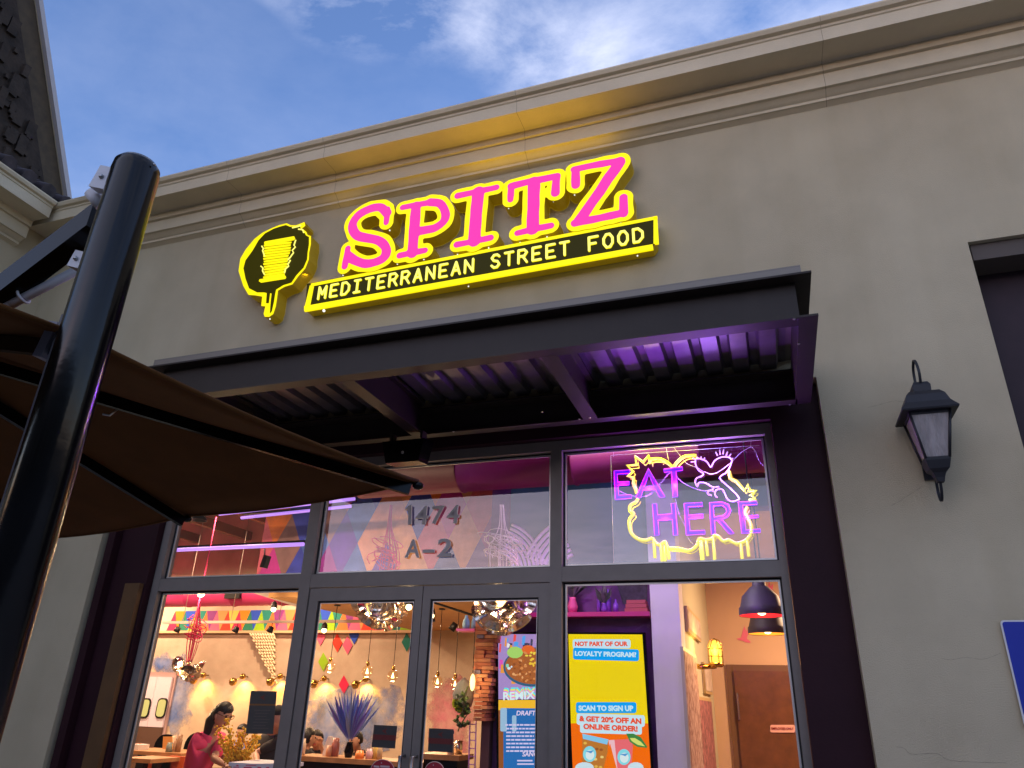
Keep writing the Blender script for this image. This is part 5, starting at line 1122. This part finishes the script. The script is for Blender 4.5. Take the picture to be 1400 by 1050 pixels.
# host stand with printed top
HS = thing('host_stand', 'white topped host stand with red print at the foot of the left window', 'stand', at(345, 1045, y=.9)); a, b = at(316, 1044, y=.9), at(376, 1043, y=.9)
MB().box(a.x, b.x, .9, 1.3, 0, a.z - .02).build('body', M['tabletop'], HS); MB().box(a.x - .01, b.x + .01, .88, 1.32, a.z - .018, a.z + .012).build('top', M['pillar'], HS)
decal([(317, 1044.5), (376, 1043.8), (376, 1052), (316, 1053)], .878, M['pillar'], HS, 'front_card'); ink2 = mat('stand_ink', (.75, .08, .16), .6)
for xa, xb, ya__, hh_ in ((323, 326, 1045.6, 1.6), (336, 350, 1045.8, 1.1), (319, 327, 1048.2, 1.2), (333, 344, 1048.4, 1.8), (352, 357, 1048.6, 2.2), (364, 368, 1048.6, 2)): decal([(xa, ya__), (xb, ya__ + .1), (xb, ya__ + hh_), (xa, ya__ + hh_)], .876, ink2, HS, 'red_print', .001)
# counter behind the doors
za = at(480, 1037, y=2.9).z
CT = thing('service_counter', 'long wooden counter with diners behind it, seen through the doors', 'counter', (-5.5, 3, 0)); a, b = at(400, 1040, y=2.9), at(555, 1032, y=2.9)
MB().box(a.x, b.x + .2, 2.85, 3.3, za - .05, za).build('countertop', M['tabletop'], CT); MB().box(a.x + .05, b.x + .1, 2.95, 3.2, 0, za - .051).build('base', M['dkmetal'], CT)
a, b = at(572, 1030, y=2.6), at(628, 1030, y=2.6); CT2 = thing('service_counter', 'short dark counter seen through the right door', 'counter', (-3.6, 2.7, 0)); MB().box(a.x, b.x, 2.6, 3.0, a.z - .05, a.z).build('countertop', M['tabletop'], CT2); MB().box(a.x + .04, b.x - .04, 2.65, 2.95, 0, a.z - .051).build('base', M['black'], CT2)
zc2 = a.z
q = at(616, 1030, y=2.7); t = thing('spray_bottle', 'white spray bottle with blue trigger on the short counter', 'bottle', (q.x, 2.7, zc2)); MB().lathe((q.x, 2.7, zc2), [(0, 0), (.035, 0), (.035, .12), (.015, .17), (.015, .19)], 12).build('body', M['pillar'], t); MB().box(q.x - .04, q.x + .02, 2.685, 2.715, zc2 + .19, zc2 + .225).build('trigger', mat('blue_trigger', (.05, .15, .6), .4), t)
q = at(626, 1030, y=2.8); tag(MB().lathe((q.x, 2.8, zc2), [(0, 0), (.045, 0), (.045, .13), (0, .13)], 14).build('metal_cup', M['chrome']), 'metal cup beside the spray bottle', 'cup')
for k, (px, w, h, col, lab) in enumerate(((416, .04, .17, (.7, .55, .4), 'pale jar at the left end of the counter'), (453, .035, .11, (.7, .35, .2), 'small jar in front of the seated pair'), (461, .045, .19, (.45, .15, .12), 'reddish glass jar on the counter'), (495, .05, .08, (.8, .25, .05), 'low bowl of orange garnish on the counter'), (508, .04, .10, (.7, .45, .5), 'pink cup beside the garnish bowl'), (516, .04, .14, (.65, .45, .12), 'amber glass on the right of the counter'), (522, .03, .13, (.5, .35, .2), 'amber bottle at the counter end'))):
    jar(px, za, 2.95 + .05 * (k % 3), w, h, col, lab)
t = thing('napkin_stack', 'folded white napkin in holder on the counter', 'napkin', at(447, 1020, y=3.1)); q = at(450, 1010, y=3.1); MB().prism([(q.x - .07, 3.1, za), (q.x + .07, 3.1, za), (q.x + .02, 3.1, za + .2), (q.x - .02, 3.1, za + .2)], (0, .04, 0)).build('napkin', M['pillar'], t)

# ---- people
def skin_mesh(name, joints, edges, m, parent, lv=2, label=None):
    me = bpy.data.meshes.new(name); o = org(parent); me.from_pydata([tuple(Vector(j[0]) - o) for j in joints], edges, [])
    ob = bpy.data.objects.new(name, me); C.objects.link(ob); md = ob.modifiers.new('k', 'SKIN'); md.use_smooth_shade = True
    if not me.skin_vertices:
        bpy.context.view_layer.objects.active = ob
    sv = me.skin_vertices[0].data
    for i, j in enumerate(joints): r = j[1]; sv[i].radius = (r, r) if not isinstance(r, tuple) else r
    sv[0].use_root = True
    ss = ob.modifiers.new('s', 'SUBSURF'); ss.levels = ss.render_levels = lv
    dg = bpy.context.evaluated_depsgraph_get(); m2 = bpy.data.meshes.new_from_object(ob.evaluated_get(dg)); bpy.data.objects.remove(ob); bpy.data.meshes.remove(me)
    m2.materials.clear(); m2.materials.append(m); m2.name = name; ob = bpy.data.objects.new(name, m2); C.objects.link(ob); ob.parent = parent
    for p in m2.polygons: p.use_smooth = True
    if label: ob['label'] = label
    return ob
def person(lab, head, face, shirt_m, pants_m, pelvis, lean_sh, elb_r, hand_r, elb_l, hand_l, hair='long', seat=False, scale=1.0, glasses=False, beard=False):
    H = Vector(head); f = Vector(face).normalized(); side = f.cross(Vector((0, 0, 1))).normalized(); up_ = side.cross(f).normalized(); s = scale
    t = thing('person', lab, 'person', (pelvis[0], pelvis[1], 0)); pel = Vector(pelvis); neck = Vector(lean_sh)
    chest = neck.lerp(pel, .30); waist = neck.lerp(pel, .65); w = side * .17 * s
    shr, shl = neck - w + Vector((0, 0, -.05)), neck + w + Vector((0, 0, -.05))
    J = [(pel, .13 * s), (waist, .115 * s), (chest, .125 * s), (neck, .055 * s), (H + up_ * -.04 * s - f * .01, .06 * s), (H + up_ * .045 * s - f * .01 * s, .075 * s),
         (shr, .055 * s), (Vector(elb_r), .038 * s), (Vector(hand_r), .024 * s), (shl, .055 * s), (Vector(elb_l), .038 * s), (Vector(hand_l), .024 * s)]
    E1 = [(0, 1), (1, 2), (2, 3), (3, 4), (4, 5), (2, 6), (6, 7), (7, 8), (2, 9), (9, 10), (10, 11)]
    for sd_, hd, el in ((-1, Vector(hand_r), Vector(elb_r)), (1, Vector(hand_l), Vector(elb_l))):
        d_ = (hd - el).normalized(); sd2 = d_.cross(Vector((0, 0, 1)));
        if sd2.length < .1: sd2 = d_.cross(f)
        sd2.normalize(); i0 = len(J); J.append((hd + d_ * .06 * s, .020 * s)); E1.append((8 if sd_ < 0 else 11, i0))
        for k in range(4):
            a_ = (k - 1.5) * .018; J.append((hd + d_ * .10 * s + sd2 * a_, .0085 * s)); J.append((hd + d_ * (.15 + .01 * (k in (1, 2))) * s + sd2 * a_ * 1.1 + Vector((0, 0, -.012)), .0075 * s)); E1 += [(i0, len(J) - 2), (len(J) - 2, len(J) - 1)]
        J.append((hd + d_ * .05 * s - sd2 * .04 * sd_, .009 * s)); E1.append((i0, len(J) - 1))
    knees = []
    for sd_ in (-1, 1):
        hp = pel + side * .09 * sd_ * s + Vector((0, 0, -.06))
        if seat: kn = hp + f * .42 + Vector((0, 0, -.02)); an = Vector((kn.x, kn.y, .08))
        else: kn = Vector((hp.x, hp.y, hp.z * .53)) + f * .03; an = Vector((hp.x, hp.y, .08)) - f * .02
        i0 = len(J); J += [(hp, .08 * s), (kn, .055 * s), (an, .04 * s), (an + f * .14 + Vector((0, 0, -.04)), .035 * s)]; E1 += [(0, i0), (i0, i0 + 1), (i0 + 1, i0 + 2), (i0 + 2, i0 + 3)]; knees.append((hp, kn, an))
    b = skin_mesh('body', J, E1, M['skin'], t)
    # face features
    hc = H + up_ * .02 * s
    def hp_(a_, b_, c_): return hc + side * a_ * s + f * b_ * s + up_ * c_ * s
    hd_ = MB(); hd_.ball(hc, .098 * s, 20, 0, (.86, .92, 1.12)); hd_.build('head', M['skin'], t)
    MB().add([hp_(-.014, .085, -.015), hp_(.014, .085, -.015), hp_(0, .088, .03), hp_(0, .118, -.012), hp_(0, .09, -.028)], [(0, 3, 2), (1, 2, 3), (0, 4, 3), (1, 3, 4)]).build('nose', M['skin'], t)
    for sx in (-1, 1):
        MB().ball(hp_(.034 * sx, .079, .02), .0125 * s, 8).build('eye', mat('eye', (.02, .015, .015), .3) if 'eye' not in bpy.data.materials else bpy.data.materials['eye'], t)
        MB().ball(hp_(.088 * sx, .0, -.005), .026 * s, 8, 0, (.5, .6, 1)).build('ear', M['skin'], t)
    MB().obox(hp_(0, .088, -.05), side, f, up_, .024 * s, .006, .006).build('mouth', mat('lips', (.45, .08, .08), .5) if 'lips' not in bpy.data.materials else bpy.data.materials['lips'], t)
    hm_ = MB()
    hm_.ball((0, 0, 0), .108 * s, 22, 0, (.95, .95, 1.12)); c0_ = hp_(0, -.012, .012); V_ = []
    for v in hm_.v:
        p_ = side * v[0] + f * v[1] + up_ * v[2]
        fr = max(0, v[1] / (.1 * s)); lo_ = v[2] / s
        if fr > .15 and lo_ < .055: p_ = p_ * (.80 if lo_ > -.02 else .70)   # the hair stops short of the face
        elif lo_ < -.07: p_ = p_ * .82
        V_.append(c0_ + p_)
    hm_.v = [tuple(v) for v in V_]
    if hair == 'long':
        hr = hm_.build('hair', M['hair'], t)
        MB().tube([hp_(.0, -.05, .0), hp_(.02, -.085, -.10), hp_(.02, -.07, -.22), hp_(.0, -.03, -.32)], [.085 * s, .075 * s, .055 * s, .02], 12).build('hair_length', M['hair'], t)
        MB().tube([hp_(-.02, .045, .105), hp_(.03, .075, .085), hp_(.06, .06, .04)], [.02, .022, .01], 8).build('fringe', M['hair'], t)
    elif hair == 'beanie': hm_.build('beanie', mat('black_beanie', (.015, .015, .02), .9), t)
    else: hm_.build('hair', M['hair'], t)
    if glasses:
        for sx in (-1, 1): MB().tube([hp_(.034 * sx + .024 * math.cos(g * PI / 6), .096, .018 + .02 * math.sin(g * PI / 6)) for g in range(12)], .003, 5, closed=True).build('lens_rim', M['brass'], t)
        MB().tube([hp_(-.06, .09, .022), hp_(-.09, 0, .022)], .003, 5).build('temple', M['brass'], t); MB().tube([hp_(.06, .09, .022), hp_(.09, 0, .022)], .003, 5).build('temple', M['brass'], t)
    # clothes
    g = .012
    sl = lambda a_, b_, k: a_.lerp(b_, k)
    J2 = [(pel + Vector((0, 0, .0)), .15 * s), (waist, .135 * s), (chest, .145 * s), (neck - Vector((0, 0, .0)), .078 * s), (shr, .075 * s), (sl(shr, Vector(elb_r), .85), .062 * s), (shl, .075 * s), (sl(shl, Vector(elb_l), .85), .062 * s)]
    skin_mesh('shirt', J2, [(0, 1), (1, 2), (2, 3), (2, 4), (4, 5), (2, 6), (6, 7)], shirt_m, t)
    J3 = [(pel + Vector((0, 0, -.03)), .145 * s)]; E3 = []
    for hp, kn, an in knees: i0 = len(J3); J3 += [(hp, .10 * s), (kn, .075 * s), (an, .06 * s)]; E3 += [(0, i0), (i0, i0 + 1), (i0 + 1, i0 + 2)]
    skin_mesh('trousers', J3, E3, pants_m, t)
    return t
pinkshirt = mat('pink_tshirt', (.88, .07, .20), .85, bump=.4, bscale=20); blk = mat('black_shirt', (.02, .015, .018), .85); jean = mat('dark_trousers', (.03, .03, .05), .85); bls = mat('blue_shirt', (.12, .2, .5), .85)
yw = 1.75; V = Vector
hd0 = at(304, 981, y=yw)
person('young woman with long dark hair, glasses and pink t-shirt leaning over a table', hd0, (.93, -.15, -.33), pinkshirt, jean, at(262, 1072, y=yw), at(288, 1004, y=yw + .02),
       at(292, 1037, y=yw - .16), at(308, 1046, y=yw - .22), at(300, 1034, y=yw + .18), at(318, 1046, y=yw + .15), 'long', glasses=True, scale=1.02)
table(at(295, 1052, y=1.6).x, at(345, 1052, y=1.6).x, 1.45, 2.0, at(310, 1052, y=1.6).z, 'small wooden table the pink-shirted woman leans over')
person('man in black beanie and black shirt partly hidden by the notice', at(380, 985, y=2.2), (-.3, -1, -.35), blk, jean, at(366, 1062, y=2.3), at(371, 1006, y=2.3), at(350, 1030, y=2.2), at(352, 1042, y=2.0), at(392, 1030, y=2.3), at(385, 1042, y=2.1), 'beanie')
person('distant diner in blue shirt between the yellow blossoms and the notice', at(331, 1003, y=5.5), (-.2, -1, -.2), bls, jean, at(326, 1045, y=5.6), at(328, 1015, y=5.55), at(318, 1028, y=5.4), at(326, 1036, y=5.2), at(338, 1028, y=5.4), at(330, 1036, y=5.2), 'short', seat=True, scale=.95)
person('diner with black hair seen from behind at the counter left end', at(421, 1012, y=3.9), (.6, .75, -.1), blk, jean, at(416, 1062, y=3.9), at(418, 1026, y=3.9), at(406, 1040, y=3.9), at(416, 1048, y=4.1), at(432, 1040, y=3.9), at(428, 1048, y=4.1), 'short', seat=True)
person('diner facing the street with hand at chin beside the black-haired diner', at(432, 1013, y=4.6), (.35, -1, -.1), blk, jean, at(436, 1060, y=4.7), at(435, 1026, y=4.7), at(444, 1040, y=4.6), at(440, 1022, y=4.5), at(428, 1040, y=4.5), at(432, 1040, y=4.3), 'short', seat=True, scale=.95)
person('diner with sunglasses on dark hair behind the blue flowers', at(486, 1014, y=4.4), (-.5, -1, -.25), blk, jean, at(490, 1062, y=4.5), at(489, 1028, y=4.5), at(478, 1042, y=4.3), at(476, 1046, y=4.2), at(500, 1042, y=4.3), at(492, 1046, y=4.1), 'short', seat=True, scale=.95)
table(at(405, 1045, y=4.3).x, at(500, 1045, y=4.3).x, 4.15, 4.35, .76, 'wooden table behind the counter where the diners sit')

# ================================================================== EAT HERE NEON IN THE RIGHT TRANSOM
NE = thing('neon_sign', 'yellow and violet neon sign with splat and bird reading eat here', 'neon sign', at(945, 700, y=.34))
yn = .335
tub_yc = glow('pale_yellow_neon', (1, .88, .07), 1.35); hal = mat('yellow_halo_strip', (.4, .35, .02), .4, emit=(.9, .74, .0), es=.8)  # hal: glowing strip that draws the halo round the yellow tubes
tub_v = glow('violet_neon', (.62, .02, .80), 1.2); tub_b = glow('lilac_neon', (.75, .38, 1.0), 1.1)
back = mat('violet_acrylic_glow', (.05, .01, .3), .4, emit=(.05, .0, 1.0), es=1.5)
def n6(p): return at(800 + p[0] * .2, 590 + p[1] * .2, y=yn)
def neon(P, r, m, name, sm=0, closed=False, dy=0, par=None):
    Q = [n6(p) + V((0, dy, 0)) for p in P]
    if sm: Q = smooth_line(Q, sm, closed)
    return MB().tube(Q, r * (1.0 if m is tub_v else 1.25), 7, closed=closed).build(name, m, par or NE)
LT = [('E', [(197, 268), (305, 262), (306, 285), (218, 290), (222, 345), (300, 342), (300, 364), (224, 368), (228, 435), (315, 432), (317, 455), (205, 465)], None),
      ('A', [(432, 250), (545, 445), (510, 450), (480, 397), (395, 402), (378, 450), (345, 452)], [(434, 292), (470, 372), (402, 378)]),
      ('T', [(535, 256), (665, 240), (665, 264), (622, 270), (632, 442), (600, 446), (590, 273), (540, 279)], None),
      ('H', [(460, 495), (488, 493), (495, 570), (595, 562), (587, 492), (615, 488), (633, 705), (602, 708), (597, 603), (497, 608), (506, 705), (474, 710)], None),
      ('E', [(676, 490), (800, 485), (803, 510), (702, 515), (706, 572), (805, 565), (808, 590), (709, 596), (716, 680), (817, 675), (820, 700), (690, 708)], None),
      ('R', [(850, 485), (935, 480), (980, 498), (996, 540), (978, 580), (935, 602), (1018, 695), (985, 700), (903, 607), (884, 608), (890, 700), (862, 702)], [(876, 508), (935, 504), (962, 522), (968, 548), (948, 575), (880, 585)]),
      ('E', [(1046, 480), (1175, 475), (1177, 498), (1077, 504), (1083, 580), (1185, 570), (1188, 587), (1088, 597), (1098, 675), (1198, 665), (1198, 690), (1070, 695)], None)]
for k, (c_, O, I) in enumerate(LT):
    lt = neon(O, .0034, tub_v, 'neon_letter', 0, True)
    lt['label'] = 'violet neon letter %s' % c_
    lp = [[(n6(p).x, n6(p).z) for p in O]] + ([[(n6(p).x, n6(p).z) for p in I]] if I else [])
    fill(lp, 'letter_halo', [back, back], lt, yn + .012, .006)  # blue glow around the tubes, modelled as a luminous plate
    if I: neon(I, .0032, tub_v, 'inner_tube', 0, True, par=lt)
YL = [([(430, 190), (500, 183), (555, 205), (597, 242)], 5), ([(604, 240), (632, 202), (680, 167), (760, 160)], 5),
      ([(445, 215), (432, 160), (395, 208), (340, 165), (350, 225), (285, 230), (325, 270), (290, 302), (330, 312), (328, 350), (352, 418)], 0),
      ([(360, 455), (345, 480), (308, 502), (305, 540), (330, 560), (300, 605), (308, 680), (350, 727), (410, 742), (458, 725)], 5),
      ([(458, 725), (480, 758), (510, 772), (545, 750), (562, 792), (640, 797), (710, 812), (760, 778), (780, 728), (822, 737), (868, 728), (882, 706), (912, 716), (942, 746), (982, 738), (1032, 762), (1092, 745), (1132, 700)], 3),
      ([(984, 268), (988, 315), (1032, 336), (1088, 400), (1113, 360), (1120, 405), (1168, 402), (1137, 435), (1165, 460), (1118, 470)], 0),
      ([(1108, 512), (1092, 550), (1112, 590), (1134, 640), (1134, 695)], 4)]
for P, s_ in YL: neon(P, .0048, tub_yc, 'yellow_tube', s_); neon(P, .011, hal, 'halo_strip', s_, dy=.013); neon([(a_ + 16, b_ + 18) for a_, b_ in P], .003, mat('tube_echo', (.6, .5, .05), .4, emit=(.8, .6, .02), es=.5) if 'tube_echo' not in bpy.data.materials else bpy.data.materials['tube_echo'], 'tube_reflection', s_, dy=.025)  # tube, halo drawn behind it, and its reflection as an offset copy
for a_, b_ in (((468, 745), (475, 862)), ((515, 772), (528, 930)), ((540, 780), (547, 925)), ((558, 775), (572, 872)), ((783, 745), (800, 912)), ((795, 745), (808, 905)), ((825, 745), (836, 848)), ((873, 720), (888, 925)), ((1063, 765), (1078, 925)), ((1106, 745), (1118, 852))):
    neon([a_, b_], .005, tub_yc, 'drip_tube'); neon([a_, b_], .010, hal, 'halo_strip', 0, dy=.013)
BD = [([(760, 178), (800, 190), (832, 205), (858, 242), (880, 205), (915, 180), (960, 172), (1003, 190), (990, 240), (968, 278), (922, 310), (938, 340), (1000, 395), (1052, 452), (1038, 470), (1000, 478), (968, 455), (940, 398), (905, 395), (888, 415), (892, 440), (903, 450)], 4),
      ([(755, 190), (755, 225), (775, 265), (806, 285), (800, 302), (762, 320), (752, 345), (766, 376), (778, 350), (820, 352), (868, 378), (915, 378)], 4), ([(880, 375), (870, 400), (843, 406), (838, 428), (865, 436)], 3), ([(870, 405), (884, 412)], 0)]
for P, s_ in BD: neon(P, .0042, tub_b, 'bird_tube', s_)
for a_, b_ in (((893, 138), (905, 165)), ((920, 125), (923, 158)), ((947, 122), (943, 155)), ((975, 138), (963, 165)), ((998, 152), (982, 175)), ((1012, 182), (992, 192)), ((722, 208), (750, 206)), ((735, 180), (754, 192)), ((765, 172), (772, 190)), ((793, 170), (792, 190)), ((818, 178), (810, 196))):
    neon([a_, b_], .0036, tub_b, 'feather_tube')
a, b, c, d = n6((170, 155)), n6((1190, 85)), n6((1330, 925)), n6((190, 930))
MB().prism([a, b, c, d], (0, .004, 0)).build('acrylic_panel', glass_mat('acrylic', .015, (.97, .97, 1)), NE).location.y += .03
em_ = mat('acrylic_edge', (.7, .7, .75), .3)
for p, q in ((a, b), (a, d)): MB().tube([p + V((0, .03, 0)), q + V((0, .03, 0))], .0018, 5).build('panel_edge', em_, NE)
wr = mat('clear_wire', (.65, .6, .7), .4)
for P in ([(190, 130), (190, 165)], [(1133, 60), (1130, 100)], [(1130, 98), (1060, 140), (985, 215), (870, 285), (760, 240), (690, 210), (640, 150), (598, 95)], [(1135, 98), (1165, 130), (1190, 195), (1240, 240)], [(550, 95), (570, 200), (600, 262), (560, 290), (470, 400), (400, 440), (300, 430), (230, 400)], [(600, 262), (660, 340), (800, 400), (880, 380)], [(615, 455), (640, 560), (680, 640), (700, 720), (740, 775)]):
    MB().tube(smooth_line([n6(p) + V((0, .022, 0)) for p in P], 5), .0013, 5).build('wire', wr, NE)
for p, e, c in (((250, 360), 5, 0), ((430, 380), 5, 0), ((610, 350), 5, 0), ((540, 600), 4, 0), ((750, 590), 5, 0), ((930, 550), 5, 0), ((1110, 580), 5, 0), ((850, 300), 7, 1), ((960, 250), 7, 1), ((1010, 420), 4, 1),
                ((400, 190), 2.4, 2), ((520, 190), 2, 2), ((690, 170), 2, 2), ((305, 560), 1.5, 2), ((1120, 410), 1.2, 2), ((640, 800), 1.2, 2)):
    lamp('neon_lamp', 'POINT', n6(p) + V((0, -.055, 0)), e * 1.4, ((.36, .03, 1), (.45, .2, 1), (1, .8, .05))[c], .0008, parent=NE)
